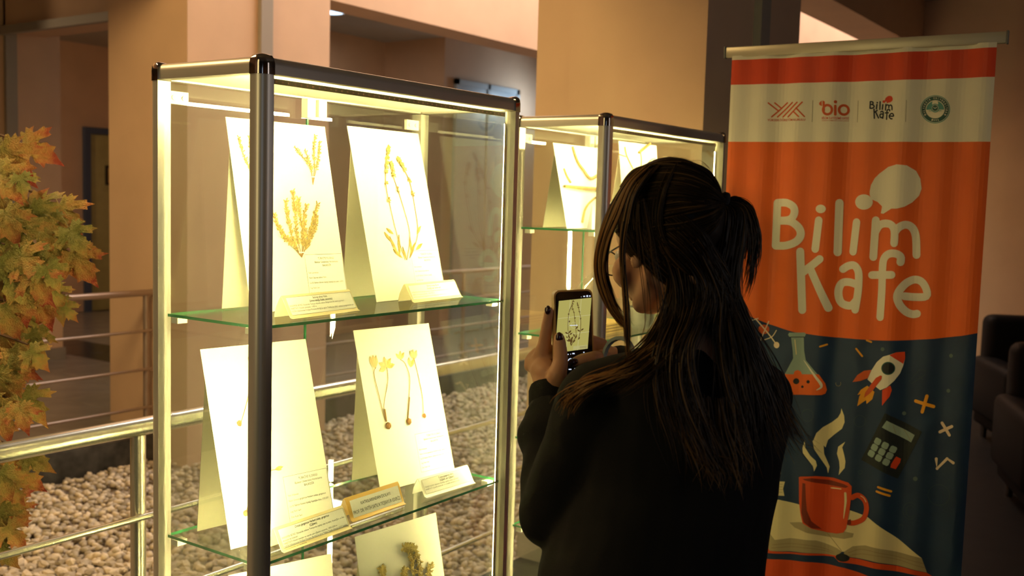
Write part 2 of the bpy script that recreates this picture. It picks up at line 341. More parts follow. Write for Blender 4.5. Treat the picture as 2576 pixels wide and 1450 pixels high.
# ------------------------------------------------------------ showcases
ZR = 1.801; CW = .82; CD = .306
def post_profile(sx, sy, h=.0155, r=.0205, n=6):
    # square with its outer corner (towards sx, sy) rounded
    P = [(-sx*h, -sy*h), (sx*h, -sy*h)]
    for i in range(n+1):
        t = i/n*PI/2; P.append((sx*(h-r+r*math.cos(t)), sy*(h-r+r*math.sin(t))))
    P.append((-sx*h, sy*h)); return P
def showcase(u0, shelves, label, clipl):
    root = empty('display_case', (u0+CW/2, CD/2, 0), label, 'display case')
    for cu, cv, sx, sy in ((0, 0, -1, -1), (CW, 0, 1, -1), (0, CD, -1, 1), (CW, CD, 1, 1)):
        m = MB(); m.prism([(u0+cu+x, cv+y) for x, y in post_profile(sx, sy)], .05, ZR); p = m.build('post', ALU, root, 35)
        # chrome corner piece with a domed top
        m = MB(); rings = [(1.04, ZR-.002), (1.04, ZR+.018), (.96, ZR+.027), (.78, ZR+.033), (.4, ZR+.036)]; pr = post_profile(sx, sy, .0160, .0185, 6); V = []
        for s, z in rings: V += [(u0+cu+x*s, cv+y*s, z) for x, y in pr]
        n = len(pr); Fc = [(i*n+j, i*n+(j+1) % n, (i+1)*n+(j+1) % n, (i+1)*n+j) for i in range(4) for j in range(n)]+[tuple(range(n))[::-1], tuple(4*n+j for j in range(n))]
        m.add(V, Fc); m.build('corner_cap', CHROME, root, 50)
        MB().lathe((u0+cu, cv, 0), [(.02, 0), (.02, .03), (.008, .03), (.008, .05)], 14).build('foot', BLACKP, root, 40)
    # horizontal rails, rounded on the outer top edge
    def rprof(s, h=.0137): return [(-s*h, 0), (s*h, 0)]+[(s*(h-.016+.016*math.cos(t)), .016+.016*math.sin(t)) for t in np.linspace(0, PI/2, 6)]+[(-s*h, .032)]
    for z0 in (ZR, .06):
        for s, v in ((-1, 0), (1, CD)): MB().prism(rprof(s), u0+.014, u0+CW-.014, f=lambda x, y, z: (z, v+x, z0+y)).build('rail', ALU, root, 35)
        for s, u in ((-1, u0), (1, u0+CW)): MB().prism(rprof(s), .014, CD-.014, f=lambda x, y, z: (u+x, z, z0+y)).build('rail', ALU, root, 35)
    MB().box((u0+.013, .013, ZR+.004), (u0+CW-.013, CD-.013, ZR+.020)).build('top_panel', WHITEP, root)
    MB().box((u0+.013, .013, .07), (u0+CW-.013, CD-.013, .088)).build('bottom_panel', WHITEP, root)
    gt = .004
    MB().box((u0+.0138, -.004, .09), (u0+CW-.0138, 0, ZR+.003)).build('front_pane', GLASS, root)
    MB().box((u0-.004, .0138, .09), (u0, CD-.0138, ZR+.003)).build('side_pane', GLASS, root)
    MB().box((u0+CW, .0138, .09), (u0+CW+.004, CD-.0138, ZR+.003)).build('side_pane', GLASS, root)
    for k in (0, 1):
        a, b_ = u0+.015+k*(CW/2-.014), u0+.015+(k+1)*(CW/2-.014)-.002
        d = MB().box((a, CD, .094), (b_, CD+.004, ZR-.003)).build('door_pane', GLASS, root)
        MB().box((b_-.0012 if k == 0 else a-.0002, CD-.0004, .094), (b_+.0002 if k == 0 else a+.001, CD+.0044, ZR-.003)).build('green_edge', GEDGE, d)
        for z in (ZR-.045, .14):
            hu = a if k == 0 else b_-.05
            h = MB(); h.box((hu, CD-.008, z), (hu+.05, CD-.0005, z+.026))
            h.lathe((hu+.013, CD-.008, z+.013), [(.005, -.002), (.005, 0)], 10, axis=1); h.lathe((hu+.038, CD-.008, z+.013), [(.005, -.002), (.005, 0)], 10, axis=1)
            h.build('hinge', WPLAST, d, 40)
    # door catches hanging from the middle of the rear rail
    h = MB(); h.box((u0+CW/2-.03, CD-.03, ZR-.045), (u0+CW/2-.004, CD-.01, ZR-.001)); h.box((u0+CW/2+.006, CD-.03, ZR-.04), (u0+CW/2+.032, CD-.01, ZR-.001)); h.build('door_catch', WPLAST, root)
    # led strips: front top edge and both front posts
    c60, s60 = math.cos(math.radians(60)), math.sin(math.radians(60))
    def strip(c, along, nrm, L, w=.010, lit=True):
        along = np.array(along, float); nrm = np.array(nrm, float); side = np.cross(nrm, along)
        r_ = MB().obox(c, along, side, nrm, (L/2, w/2, .0012)).build('led_strip', LEDBACK, root)
        MB().obox(np.asarray(c)+nrm*.0014, along, side, nrm, (L/2-.003, w/2*.8, .0001)).build('led_lens', (LEDM if u0 < 1 else LEDM2) if lit else LEDOFF, r_)
        n = int(L/.016); m = MB()
        for i in range(n):
            p = np.asarray(c)+along*(-L/2+.01+i*.016)-nrm*.0016; m.obox(p, along, side, nrm, (.002, .0018, .0006))
        m.build('solder_dots', mat('copper dots', (.6, .3, .2), .4), r_)
    strip((u0+CW/2, .007, ZR-.011), (1, 0, 0), (0, 1, 0), CW-.06)
    qx, qy = (c60, s60) if u0 > 1 else (.64, .77)
    strip((u0+CW-.0195, .013, (ZR+.1)/2), (0, 0, 1), (-qx, qy, 0), ZR-.16)
    strip((u0+.0195, .013, (ZR+.1)/2), (0, 0, 1), (c60, s60, 0), ZR-.16)
    for z in shelves:
        s = MB().box((u0+.008, .006, z-.006), (u0+CW-.008, CD-.012, z)); V = np.concatenate(s.V)
        s.M = [0, 0, 1, 1, 1, 1]; so = s.build('glass_shelf', [SHGLASS, GEDGE], root)
        for cu, cv in ((.006, .03), (.006, CD-.05), (CW-.03, .03), (CW-.03, CD-.05)):
            c = MB(); c.box((u0+cu, cv, z-.018), (u0+cu+.024, cv+.02, z-.0065)); c.box((u0+cu, cv+.006, z-.0065), (u0+cu+.006 if cu < .4 else u0+cu+.024, cv+.014, z-.006)); c.build('shelf_clip', WPLAST, so)
    return root
SH1 = [1.3254, .8573, .389]; SH2 = [1.497, 1.17, .842, .56]
showcase(0, SH1, 'tall glass showcase with aluminium frame and warm strip lights, nearer of the two', None)
showcase(1.283, SH2, 'tall glass showcase with aluminium frame standing behind the woman', None)

# ------------------------------------------------------------ herbarium boards and cards
class Plane:
    def __init__(s, O, ex, ez): s.O = np.array(O, float); s.ex = np.array(ex, float)/np.linalg.norm(ex); s.ez = np.array(ez, float)/np.linalg.norm(ez); s.n = np.cross(s.ex, s.ez)
    def P(s, a, b, h=0): return s.O+s.ex*a+s.ez*b+s.n*h
    def px(s, x, y): p = onplane(x, y, s.O, s.n)-s.O; return (float(p@s.ex), float(p@s.ez))
def smoothline(pts, k=4):
    pts = np.array(pts, float); n = len(pts)
    if n < 3: return np.array([pts[0]+(pts[-1]-pts[0])*t for t in np.linspace(0, 1, k+1)])
    out = []
    for i in range(n-1):
        p0 = pts[max(i-1, 0)]; p1 = pts[i]; p2 = pts[i+1]; p3 = pts[min(i+2, n-1)]
        for t in np.linspace(0, 1, k, endpoint=False):
            out.append(.5*((2*p1)+(-p0+p2)*t+(2*p0-5*p1+4*p2-p3)*t*t+(-p0+3*p1-3*p2+p3)*t**3))
    out.append(pts[-1]); return np.array(out)
PLM = {'stem': mat('dried stem', (.28, .16, .05), .8), 'leaf': mat('dried leaf', (.34, .24, .06), .8, noise_amt=.3, scale=80), 'bulb': mat('dried bulb', (.26, .13, .04), .85, noise_amt=.4, scale=200, bump=.6, bscale=300),
       'petal': mat('dried petal', (.50, .38, .18), .8, noise_amt=.2, scale=60), 'pale': mat('pale dried flower', (.50, .38, .12), .8, noise_amt=.3, scale=120)}
def stem(m, pl, pts, r=.0009, mi=0, k=4):
    l = smoothline(pts, k); m.tube([pl.P(a, b, r+.0006) for a, b in l], np.linspace(r*.7, r, len(l)), 5, mi)
def leaflet(m, pl, a, b, ang, L, Wd, mi=0, h=.0012, curl=.002):
    ca, sa = math.cos(ang), math.sin(ang); V = []; prof = [(0, 0), (.25, .7), (.55, 1), (.8, .65), (1, 0)]
    up = [pl.P(a+ca*t*L-sa*w*Wd, b+sa*t*L+ca*w*Wd, h) for t, w in prof]; mid = [pl.P(a+ca*t*L, b+sa*t*L, h+curl*t) for t, w in prof]
    dn = [pl.P(a+ca*t*L+sa*w*Wd, b+sa*t*L-ca*w*Wd, h) for t, w in prof]
    m.add(up+mid+dn, [(5+i, 6+i, 1+i, i) for i in range(4)]+[(10+i, 11+i, 6+i, 5+i) for i in range(4)], mi)
def bulb(m, pl, a, b, r, mi=0):
    V = []; n = 10
    for i in range(7):
        th = PI*i/6
        for j in range(n):
            ph = 2*PI*j/n; q = r*(1+random.uniform(-.15, .15)); V.append(pl.P(a+q*math.sin(th)*math.cos(ph), b+q*math.cos(th), r*.4+q*.4*math.sin(th)*math.sin(ph)))
    m.add(V, [(i*n+j, i*n+(j+1) % n, (i+1)*n+(j+1) % n, (i+1)*n+j) for i in range(6) for j in range(n)], mi)
def text_on(m, pl, s, a, b, size, align='l', mi=0, h=.0007, wmax=None, shear=0, bold=0, narrow=.82):
    V, Fc = text_mesh(s, size, shear, bold)
    if len(V) == 0: return
    V = V.copy(); V[:, 0] *= narrow
    if wmax and V[:, 0].max() > wmax: V[:, 0] *= wmax/V[:, 0].max()
    w = V[:, 0].max(); off = {'l': 0, 'c': -w/2, 'r': -w}[align]
    m.add([pl.P(a+x+off, b+y, h) for x, y in V], Fc, mi)
def outline(m, pl, a0, b0, a1, b1, t=.0005, mi=0, h=.0006):
    for q in ((a0, b0, a1, b0+t), (a0, b1-t, a1, b1), (a0, b0, a0+t, b1), (a1-t, b0, a1, b1)):
        m.add([pl.P(q[0], q[1], h), pl.P(q[2], q[1], h), pl.P(q[2], q[3], h), pl.P(q[0], q[3], h)], [(0, 1, 2, 3)], mi)
LB_A = ['Fam: Lamiaceae', 'Nom: Satureja pilosa Velen.', 'Loc: B1 Balıkesir: Edremit, Kazdağ, Kapıdağ köyü civarı, 1100 m', 'Leg: Fatih Satıl', 'Det: Fatih Satıl']
LB_B = ['Fam: Iridaceae', 'Nom: Crocus gargaricus Herbert subsp. gargaricus', 'Loc: B1 Balıkesir: Edremit, Kazdağ, Kapıdağları Arası, 17.03.2007', 'Leg: Fatih Satıl', 'Det: Fatih Satıl']
def board(u0, v0, z, yaw, w, h, lean, label, lines, group=None, corner=0, stand=True):
    ex = np.array([math.cos(yaw), math.sin(yaw), 0]); bk = np.array([-math.sin(yaw), math.cos(yaw), 0])
    ez = np.array([0, 0, math.cos(lean)])+bk*math.sin(lean)
    O = np.array([u0, v0, z+.0012]); pl = Plane(O, ex, ez)
    root = empty('herbarium_sheet', O+ex*w/2, label, 'herbarium sheet', group)
    nx, nz = 8, 12; V = []
    for side in (0, -.0011):
        for j in range(nz+1):
            for i in range(nx+1):
                t = j/nz; s_ = i/nx; V.append(pl.P(s_*w, t*h, side-.004*math.sin(t*PI)*math.sin(s_*PI)*0))
    N = (nx+1)*(nz+1); Fc = []; Mi = []
    for j in range(nz):
        for i in range(nx):
            a = j*(nx+1)+i; Fc.append((a, a+1, a+nx+2, a+nx+1)); Mi.append(0); Fc.append((N+a, N+a+nx+1, N+a+nx+2, N+a+1)); Mi.append(1)
    ring = [i for i in range(nx+1)]+[(j+1)*(nx+1)-1 for j in range(1, nz+1)]+[nz*(nx+1)+i for i in range(nx-1, -1, -1)]+[j*(nx+1) for j in range(nz-1, 0, -1)]
    for i in range(len(ring)): a, b2 = ring[i], ring[(i+1) % len(ring)]; Fc.append((a, a+N, b2+N, b2)); Mi.append(0)
    meshobj('sheet', V, Fc, [PAPER, PAPERB], root, Mi)
    if stand:   # folded card leg behind the sheet
        tp = O+ez*h*.93-pl.n*.0016; sb = O+bk*min(math.sin(lean)*h*.93+.035, .284-v0-max(0, -w*math.sin(yaw))*0); sb[2] = z+.0015; m = MB(); pn = -pl.n*.001
        for A, B in (((.02, .02), (w-.02, w-.02)),):
            V = [tp+ex*.01, tp+ex*(w-.01), sb+ex*(w-.01), sb+ex*.01]; V = [np.array(q) for q in V]; V2 = [q+bk*.0012 for q in V]
            m.add(V+V2, [(0, 1, 2, 3), (7, 6, 5, 4), (0, 4, 5, 1), (1, 5, 6, 2), (2, 6, 7, 3), (3, 7, 4, 0)])
        m.build('stand_leg', PAPERB, root)
    if lines is not None:
        lw, lh = .115, .098; a0 = w-lw-.002; b0 = .022; m = MB()
        m.add([pl.P(a0, b0, .0003), pl.P(a0+lw, b0, .0003), pl.P(a0+lw, b0+lh, .0003), pl.P(a0, b0+lh, .0003)], [(0, 1, 2, 3)], 0)
        outline(m, pl, a0, b0, a0+lw, b0+lh, .0006, 1)
        text_on(m, pl, 'TÜRKİYE FLORASI', a0+lw*.55, b0+lh-.012, .0075, 'c', 1); text_on(m, pl, 'Balıkesir Üniversitesi Herbaryumu', a0+lw*.55, b0+lh-.020, .0070, 'c', 1, wmax=.072)
        text_on(m, pl, 'BALIKESİR', a0+lw*.55, b0+lh-.028, .0070, 'c', 1)
        for i, t in enumerate(lines): text_on(m, pl, t, a0+.005, b0+lh-.043-i*.0115, .0058, 'l', 2, wmax=lw-.012)
        m.build('printed_label', [LABELP, INK, INKF], root)
    return root, pl
SP = (PLM['stem'], PLM['leaf'], PLM['pale'], PLM['bulb'], PLM['petal'])
def sprig(m, pl, base, tips, r=.0011, dens=.006, L=.007, start=.2, mi=2):
    bp = pl.px(*base)
    for tip in tips:
        pts = [bp]+[pl.px(*q) for q in tip]; l = smoothline(pts, 6); stem(m, pl, pts, r)
        seg = np.linalg.norm(np.diff(l, axis=0), axis=1); cum = np.r_[0, np.cumsum(seg)]; tot = cum[-1]; s_ = tot*start
        while s_ < tot:
            i = min(int(np.searchsorted(cum, s_)), len(l)-1); p = l[i-1]+(l[i]-l[i-1])*((s_-cum[i-1])/max(seg[i-1], 1e-6)); d = l[i]-l[i-1]; an = math.atan2(d[1], d[0])
            for sd in (-1, 1):
                if random.random() < .85: leaflet(m, pl, p[0], p[1], an+sd*random.uniform(.4, 1.2), L*random.uniform(.6, 1.2), L*.22, mi if random.random() < .6 else 1, h=.0012+random.random()*.002)
            s_ += dens*random.uniform(.6, 1.3)
# 1: three thyme sprigs
b1, p1 = board(.13, .175, SH1[0], -.02, .285, .42, .21, 'herbarium sheet with three bushy sprigs on the top shelf beside the corner post', LB_A)
m = MB()
sprig(m, p1, (758, 648), [[(735, 600), (722, 540), (718, 505)], [(745, 590), (740, 530), (735, 480)], [(765, 600), (765, 540), (772, 515)], [(775, 600), (788, 550), (798, 515)], [(730, 610), (700, 575), (690, 540)], [(760, 580), (752, 540), (750, 500)], [(775, 610), (790, 575), (795, 545)], [(740, 620), (715, 600), (700, 570)]], dens=.0028, L=.0085)
m.build('dried_sprig', SP, b1); m = MB()
sprig(m, p1, (786, 465), [[(780, 420), (760, 395), (740, 370)], [(790, 420), (788, 380), (792, 342)], [(795, 420), (802, 385), (803, 355)], [(782, 430), (775, 400), (765, 378)]], dens=.005, start=.35)
m.build('dried_sprig', SP, b1); m = MB()
sprig(m, p1, (640, 450), [[(625, 420), (608, 380), (600, 345)], [(632, 410), (628, 375), (625, 342)], [(645, 400), (648, 370), (650, 345)]], dens=.005, start=.2)
m.build('dried_sprig', SP, b1)
for px_, py_ in ((757, 636), (786, 446)):
    a, b_ = p1.px(px_, py_); MB().add([p1.P(a-.008, b_-.0015, .0025), p1.P(a+.008, b_-.001, .0025), p1.P(a+.008, b_+.0015, .0025), p1.P(a-.008, b_+.002, .0025)], [(0, 1, 2, 3)]).build('paper_strap', LABELP, b1)
# 2: three tall spikes
b2, p2 = board(.505, .165, SH1[0], .03, .275, .432, .24, 'herbarium sheet with three tall flower spikes on the top shelf', ['Fam: Lamiaceae', 'Nom: Sideritis trojana Bornm.', 'Loc: B1 Balıkesir: Edremit, Kazdağ', 'Leg: Fatih Satıl', 'Det: Fatih Satıl'])
m = MB()
for pts in ([(1018, 655), (1000, 600), (985, 540), (970, 470), (970, 420), (976, 372)], [(1022, 655), (1030, 590), (1010, 510), (990, 450), (982, 410)], [(1030, 650), (1050, 590), (1042, 520), (1030, 460), (1012, 420), (1000, 400)]):
    stem(m, p2, [p2.px(*q) for q in pts], .0011)
    l = smoothline([p2.px(*q) for q in pts], 8); n = len(l)
    for i in range(int(n*.5), n):
        if i < n*.78 and i % 5: continue
        for k in range(9): leaflet(m, p2, l[i][0], l[i][1], random.uniform(0, 2*PI), .0075, .0022, 2 if k % 2 else 1, h=.001+random.random()*.004)
for bx, by, an, L in ((1000, 640, 2.0, .05), (1005, 645, 1.4, .055), (1012, 650, 2.5, .04), (1030, 650, .9, .05), (1035, 640, 1.5, .045), (1022, 655, 1.8, .035), (990, 590, 2.6, .03), (1048, 590, .8, .03), (985, 610, 2.3, .035), (1045, 630, .5, .035)):
    a, b_ = p2.px(bx, by); leaflet(m, p2, a, b_, an, L, .005, 1)
m.build('dried_flower_spikes', SP, b2)
# 3: crocus with two bulbs
b3, p3 = board(.028, .115, SH1[1], -.13, .265, .412, .29, 'herbarium sheet with a sparse yellow crocus on the middle shelf beside the corner post', LB_B)
m = MB()
stem(m, p3, [p3.px(*q) for q in ((606, 1062), (618, 1020), (626, 985), (632, 950), (640, 930))], .0011); bulb(m, p3, *p3.px(601, 1066), .006, 3)
stem(m, p3, [p3.px(*q) for q in ((618, 1290), (632, 1240), (650, 1200), (680, 1185), (700, 1181))], .0008); bulb(m, p3, *p3.px(617, 1292), .006, 3)
a, b_ = p3.px(690, 1182); leaflet(m, p3, a, b_, .12, .022, .004, 2); leaflet(m, p3, a, b_, -.15, .018, .003, 2)
for k in range(5): a, b_ = p3.px(640, 930); leaflet(m, p3, a, b_, 1.2+k*.2, .03, .005, 4)
m.build('dried_crocus', SP, b3)['kind'] = 'stuff'
# 4: crocus trio
b4, p4 = board(.527, .162, SH1[1], -.12, .258, .402, .285, 'herbarium sheet with three thin crocuses and round bulbs on the middle shelf', LB_B)
m = MB()
for pts in ([(970, 1062), (962, 1035), (950, 985), (940, 940), (945, 925)], [(970, 1062), (965, 1020), (975, 960), (972, 925)], [(1024, 1055), (1028, 1000), (1030, 950), (1018, 915), (1006, 905)], [(1065, 1042), (1062, 1000), (1052, 950), (1040, 900)]):
    stem(m, p4, [p4.px(*q) for q in pts], .0009)
stem(m, p4, [p4.px(*q) for q in ((971, 1062), (966, 1030))], .0022); stem(m, p4, [p4.px(*q) for q in ((1025, 1055), (1029, 1000))], .0016)
for (x, y, r) in ((975, 1072, .0085), (1027, 1061, .0085), (1066, 1047, .006)): bulb(m, p4, *p4.px(x, y), r, 3)
for (x, y, angs, L) in ((943, 928, (1.3, 1.6, 1.9), .034), (972, 925, (.2, .9, 1.7, 2.6, 3.4), .028), (1008, 905, (.9, 1.5, 2.3), .022), (1032, 925, (.9, 1.6), .026), (1042, 905, (1.1, 1.6, 2.0), .026)):
    a, b_ = p4.px(x, y)
    for an in angs: leaflet(m, p4, a, b_, an, L, L*.24, 4 if an > 1 else 2)
m.build('dried_crocuses', SP, b4)
# 5, 6: lower shelf
b5, p5 = board(.04, .09, SH1[2], -.3, .24, .40, .20, 'herbarium sheet on the lower shelf, cut off by the picture edge beside the corner post', LB_A)
m = MB(); bs = (p5.P(.12, .08)); stem(m, p5, [(.13, .06), (.12, .15), (.13, .25)]); [leaflet(m, p5, .12+random.uniform(-.02, .02), .1+k*.012, random.uniform(.3, 2.8), .02, .004, 1) for k in range(12)]; m.build('dried_sprig', SP, b5)
b6, p6 = board(.398, .045, SH1[2], -.10, .268, .402, .22, 'herbarium sheet with a pale feathery plant on the lower shelf', LB_A)
m = MB()
for pts in ([(1045, 1540), (1040, 1450), (1030, 1385), (1015, 1378)], [(1050, 1540), (1055, 1450), (1045, 1390), (1030, 1378)], [(1060, 1540), (1075, 1460), (1080, 1425)], [(1020, 1540), (1015, 1450), (1018, 1435)], [(965, 1540), (962, 1450), (958, 1432)]):
    q = [p6.px(*z) for z in pts]; stem(m, p6, q, .0011); l = smoothline(q, 10)
    for p in l[4:]:
        for k in range(6): leaflet(m, p6, p[0]+random.uniform(-.004, .004), p[1], random.uniform(0, 6.3), .012, .0022, 2, h=.001+random.random()*.004)
m.build('dried_feathery_plant', SP, b6)

def card(A, B, z, hgt, lab, lines, cm=CARDG, frame=True, group=None, lean=.5, bold0=True, sizes=(.0068, .0052), name='tent_card'):
    A = np.array([A[0], A[1], z+.0008]); B = np.array([B[0], B[1], z+.0008]); w = np.linalg.norm(B-A); ex = (B-A)/w; bk = np.array([-ex[1], ex[0], 0])
    ez = bk*math.sin(lean)+np.array([0, 0, math.cos(lean)]); pl = Plane(A, ex, ez); root = empty(name, A+ex*w/2, lab, 'card', group)
    top = hgt; t = .0012; cv = .006
    prof = [(0-.006, 0), (0, .002)]+[(math.sin(lean)*s*top, math.cos(lean)*s*top) for s in (.3, .6, .9)]+[(math.sin(lean)*top+.003, math.cos(lean)*top+.001)]
    apx = math.sin(lean)*top+.003; prof += [(apx+.004, math.cos(lean)*top*.92), (apx+.014, math.cos(lean)*top*.45), (apx+.018, .0)]
    m = MB(); V = []
    n = len(prof)
    for s_ in (0, w):
        for a, b_ in prof: V.append(A+ex*s_+bk*a+np.array([0, 0, b_]))
    for s_ in (0, w):
        for i, (a, b_) in enumerate(prof):
            nx = prof[min(i+1, n-1)]; pv = prof[max(i-1, 0)]; d = np.array([nx[0]-pv[0], nx[1]-pv[1]]); d /= np.linalg.norm(d); V.append(A+ex*s_+bk*(a+d[1]*t)+np.array([0, 0, max(b_-d[0]*t, 0)]))
    Fc = []
    for i in range(n-1): Fc += [(i, n+i, n+i+1, i+1), (2*n+i, 2*n+i+1, 3*n+i+1, 3*n+i), (i, i+1, 2*n+i+1, 2*n+i), (n+i, 3*n+i, 3*n+i+1, n+i+1)]
    Fc += [(0, 2*n, 3*n, n), (n-1, 2*n-1, 4*n-1, 3*n-1)]
    m.add(V, Fc); m.build('folded_card', cm, root, 50)
    g = .007 if cm is GOLD else .004; m = MB(); a0, a1, b0, b1_ = g+.003, w-g, .006, hgt-g
    m.add([pl.P(a0, b0, .0008), pl.P(a1, b0, .0008), pl.P(a1, b1_, .0008), pl.P(a0, b1_, .0008)], [(0, 1, 2, 3)], 0)
    if frame: outline(m, pl, a0, b0, a1, b1_, .0005, 1, .0011)
    if cm is GOLD:
        text_on(m, pl, lines[0], (a0+a1)/2, b0+(b1_-b0)*.60, .0105, 'c', 1, .0012, wmax=(a1-a0)*.62); text_on(m, pl, lines[1], (a0+a1)/2, b0+(b1_-b0)*.17, .0115, 'c', 1, .0012, wmax=(a1-a0)*.97, narrow=1)
    else:
        y = b1_-.0075
        for i, t_ in enumerate(lines[:2]): text_on(m, pl, t_, (a0+a1)/2, y, sizes[0], 'c', 1, .0012, wmax=(a1-a0)*.6, shear=.2, bold=.0001); y -= .0068
        for t_ in lines[2:]: text_on(m, pl, t_, a0+.003, y, sizes[1], 'l', 1, .0012, wmax=(a1-a0)-.006, narrow=1.); y -= .0060
    m.build('printed_label', [LABELP, INK], root); return root
card((.128, .055), (.345, .074), SH1[0], .050, 'beige tent card with printed label before the three-sprig sheet, top shelf', ['Satureja pilosa Velen.', '(Limon kekiği, Kekik, Limonotu)', "ENDEMİK BİTKİ: Dünya'da Türkiye dışında sadece Bulgaristan'da yayılış gösterir.", 'HABİTATI: Kayalık yamaçlar, 1100 m', 'IUCN (Uluslararası Doğayı Koruma Birliği)\'ye göre "Tehlikede (EN)" tehlike kategorisinde yer'])
card((.566, .105), (.775, .118), SH1[0], .048, 'beige tent card before the tall flower spikes, right end of the top shelf', ['Sideritis trojana Bornm.', '(Kazdağı çayı, Sarıkız çayı)', "ENDEMİK BİTKİ: Dünya'da sadece Türkiye'de Kazdağı'nda yayılış gösteren bir bitki", 'HABİTATI: Kayalık yamaçlar, 1350-1750 m', 'IUCN (Uluslararası Doğayı Koruma Birliği)\'ye göre tehlike kategorisinde'])
card((.082, .024), (.283, .028), SH1[1], .050, 'pale tent card with black-framed text, left end of the middle shelf', ['Crocus gargaricus Herbert subsp. gargaricus', '(Çiğdem)', "ENDEMİK BİTKİ: Dünya'da sadece Türkiye'de yayılışı olan bu bitki, Kazdağları ve Batı", "Anadolu'da bulunur.", 'HABİTATI: Nemli meralar ve seyrek çam ağaçları arasında, 1300-2200 m', 'IUCN (Uluslararası Doğayı Koruma Birliği)\'ye göre "Yakın Tehdit Altında (NT)" tehlike', 'kategorisinde yer almaktadır.'])
card((.313, .055), (.492, .055), SH1[1], .052, 'gold thank-you card in the middle of the middle shelf', ['KATKILARINDAN DOLAYI', "PROF. DR. FATİH SATIL'A TEŞEKKÜR EDERİZ."], GOLD, False, lean=.38)
card((.561, .050), (.742, .038), SH1[1], .046, 'white tent card before the three crocuses, right end of the middle shelf', ['Crocus gargaricus Herb.', '(Çiğdem, sarı Çiğdem)', 'TANIM ALANI: Balıkesir Kazdağı seyrek orman açıklıkları', 'HABİTATI: Çayırlık alanlarda ve ormanlık alanlarda yetişir'], WPLAST, True)

# second case contents
b7, p7 = board(1.298, .13, SH2[0], 0.06, .33, .262, .22, 'board with pale gnarled twigs on the top shelf of the rear showcase', None)
m = MB(); TW = (PLM['stem'], mat('pale bark', (.34, .22, .07), .85, noise_amt=.3, scale=90, bump=.8, bscale=120))
for pts, r in (([(1437, 370), (1448, 405), (1465, 430), (1482, 450), (1505, 438)], .005), ([(1416, 425), (1424, 445), (1433, 460)], .0035), ([(1415, 470), (1450, 474), (1500, 477), (1512, 477)], .0065), ([(1510, 495), (1492, 500), (1470, 525), (1462, 560)], .004)):
    stem(m, p7, [p7.px(*q) for q in pts], r, 1, 6)
m.build('glued_twigs', TW, b7)
b8, p8 = board(1.655, .13, SH2[0], 0.0, .27, .285, .12, 'board with dry branching stems on the top shelf of the rear showcase', None)
m = MB()
for pts, r in (([(1600, 440), (1588, 420), (1575, 392), (1570, 370)], .002), ([(1575, 395), (1555, 388)], .0015), ([(1610, 440), (1612, 400), (1608, 380)], .002), ([(1630, 430), (1634, 405), (1648, 398)], .002), ([(1604, 385), (1620, 372), (1632, 362)], .005)):
    stem(m, p8, [p8.px(*q) for q in pts], r, 1, 6)
m.build('glued_stems', TW, b8)
cone = empty('paper_cone', on(1497, 575, 1, .06), 'small upright paper cone card at the corner post of the rear showcase', 'card')
q = on(1497, 577, 2, SH2[0]+.001); MB().add([q+np.array(v_) for v_ in ((-.02, .0, 0), (.03, -.0, 0), (.012, .02, .075), (0, .03, 0), (-.018, .002, 0), (.028, .002, 0), (.012, .022, .0745), (0, .032, 0))], [(0, 1, 2), (0, 2, 3), (1, 3, 2), (0, 3, 1)]).build('card_leaf', mat('grey blue card', (.4, .42, .5), .6), cone)
WOOD = mat('layered plywood', (.62, .40, .12), .6, noise_amt=.2, scale=20); WOODD = mat('plywood glue line', (.25, .14, .04), .7)
m = MB(); z = SH2[1]+.001
for k in range(7): m.box((1.36, .07, z+k*.0045), (1.60, .235, z+k*.0045+.0043), k % 2)
pw = m.build('plywood_block', [WOOD, WOODD]); tag(pw, 'thick layered plywood slab lying on the second shelf of the rear showcase', 'wooden block')
GL2 = glass_mat('blown glass', (.96, .97, .90), .09, .05)
v = empty('glass_horn', (1.50, .15, z+.032), 'curved clear glass horn standing on the plywood slab behind the phone', 'glass ornament')
pl_ = smoothline([(1.43, .17, z+.034), (1.435, .165, 1.27), (1.45, .15, 1.31), (1.48, .12, 1.355), (1.53, .1, 1.375)], 6)
MB().tube(pl_, np.linspace(.035, .009, len(pl_)), 14).build('glass_body', GL2, v, 60)
j = MB().lathe((1.80, .16, SH2[1]+.001), [(.035, 0), (.04, .01), (.04, .07), (.03, .085), (.03, .10)], 20).build('glass_jar', GL2, None, 60); tag(j, 'clear lit glass jar on the second shelf behind the woman’s chin'.replace('’', "'"), 'jar')
c_ = on(1560, 850, 1, .05); cu = MB(); cu.lathe((1.68, .07, SH2[1]+.001), [(.03, 0), (.042, .02), (.048, .07), (.044, .07), (.036, .02), (.02, .01)], 20)
tag(cu.build('stone_cup', mat('grey stone', (.20, .19, .17), .7, noise_amt=.3, scale=30), None, 60), 'dull grey stone cup on the second shelf of the rear showcase', 'cup')
for k, (x, yv, s_, lb) in enumerate(((1.35, .2, .03, 'round clear glass pebble nearest the side pane, lowest shelf of the rear showcase'), (1.42, .12, .024, 'middle clear glass pebble on the lowest shelf of the rear showcase'), (1.40, .25, .02, 'smallest clear glass pebble, at the back of the lowest shelf of the rear showcase'))):
    tag(MB().lathe((x, yv, SH2[3]+.001), [(s_*.4, 0), (s_*.9, s_*.3), (s_, s_*.7), (s_*.8, s_*1.2), (s_*.3, s_*1.45)], 16).build('glass_pebble', GL2, None, 60), lb, 'glass ornament', 'glass pebbles on the lowest shelf')
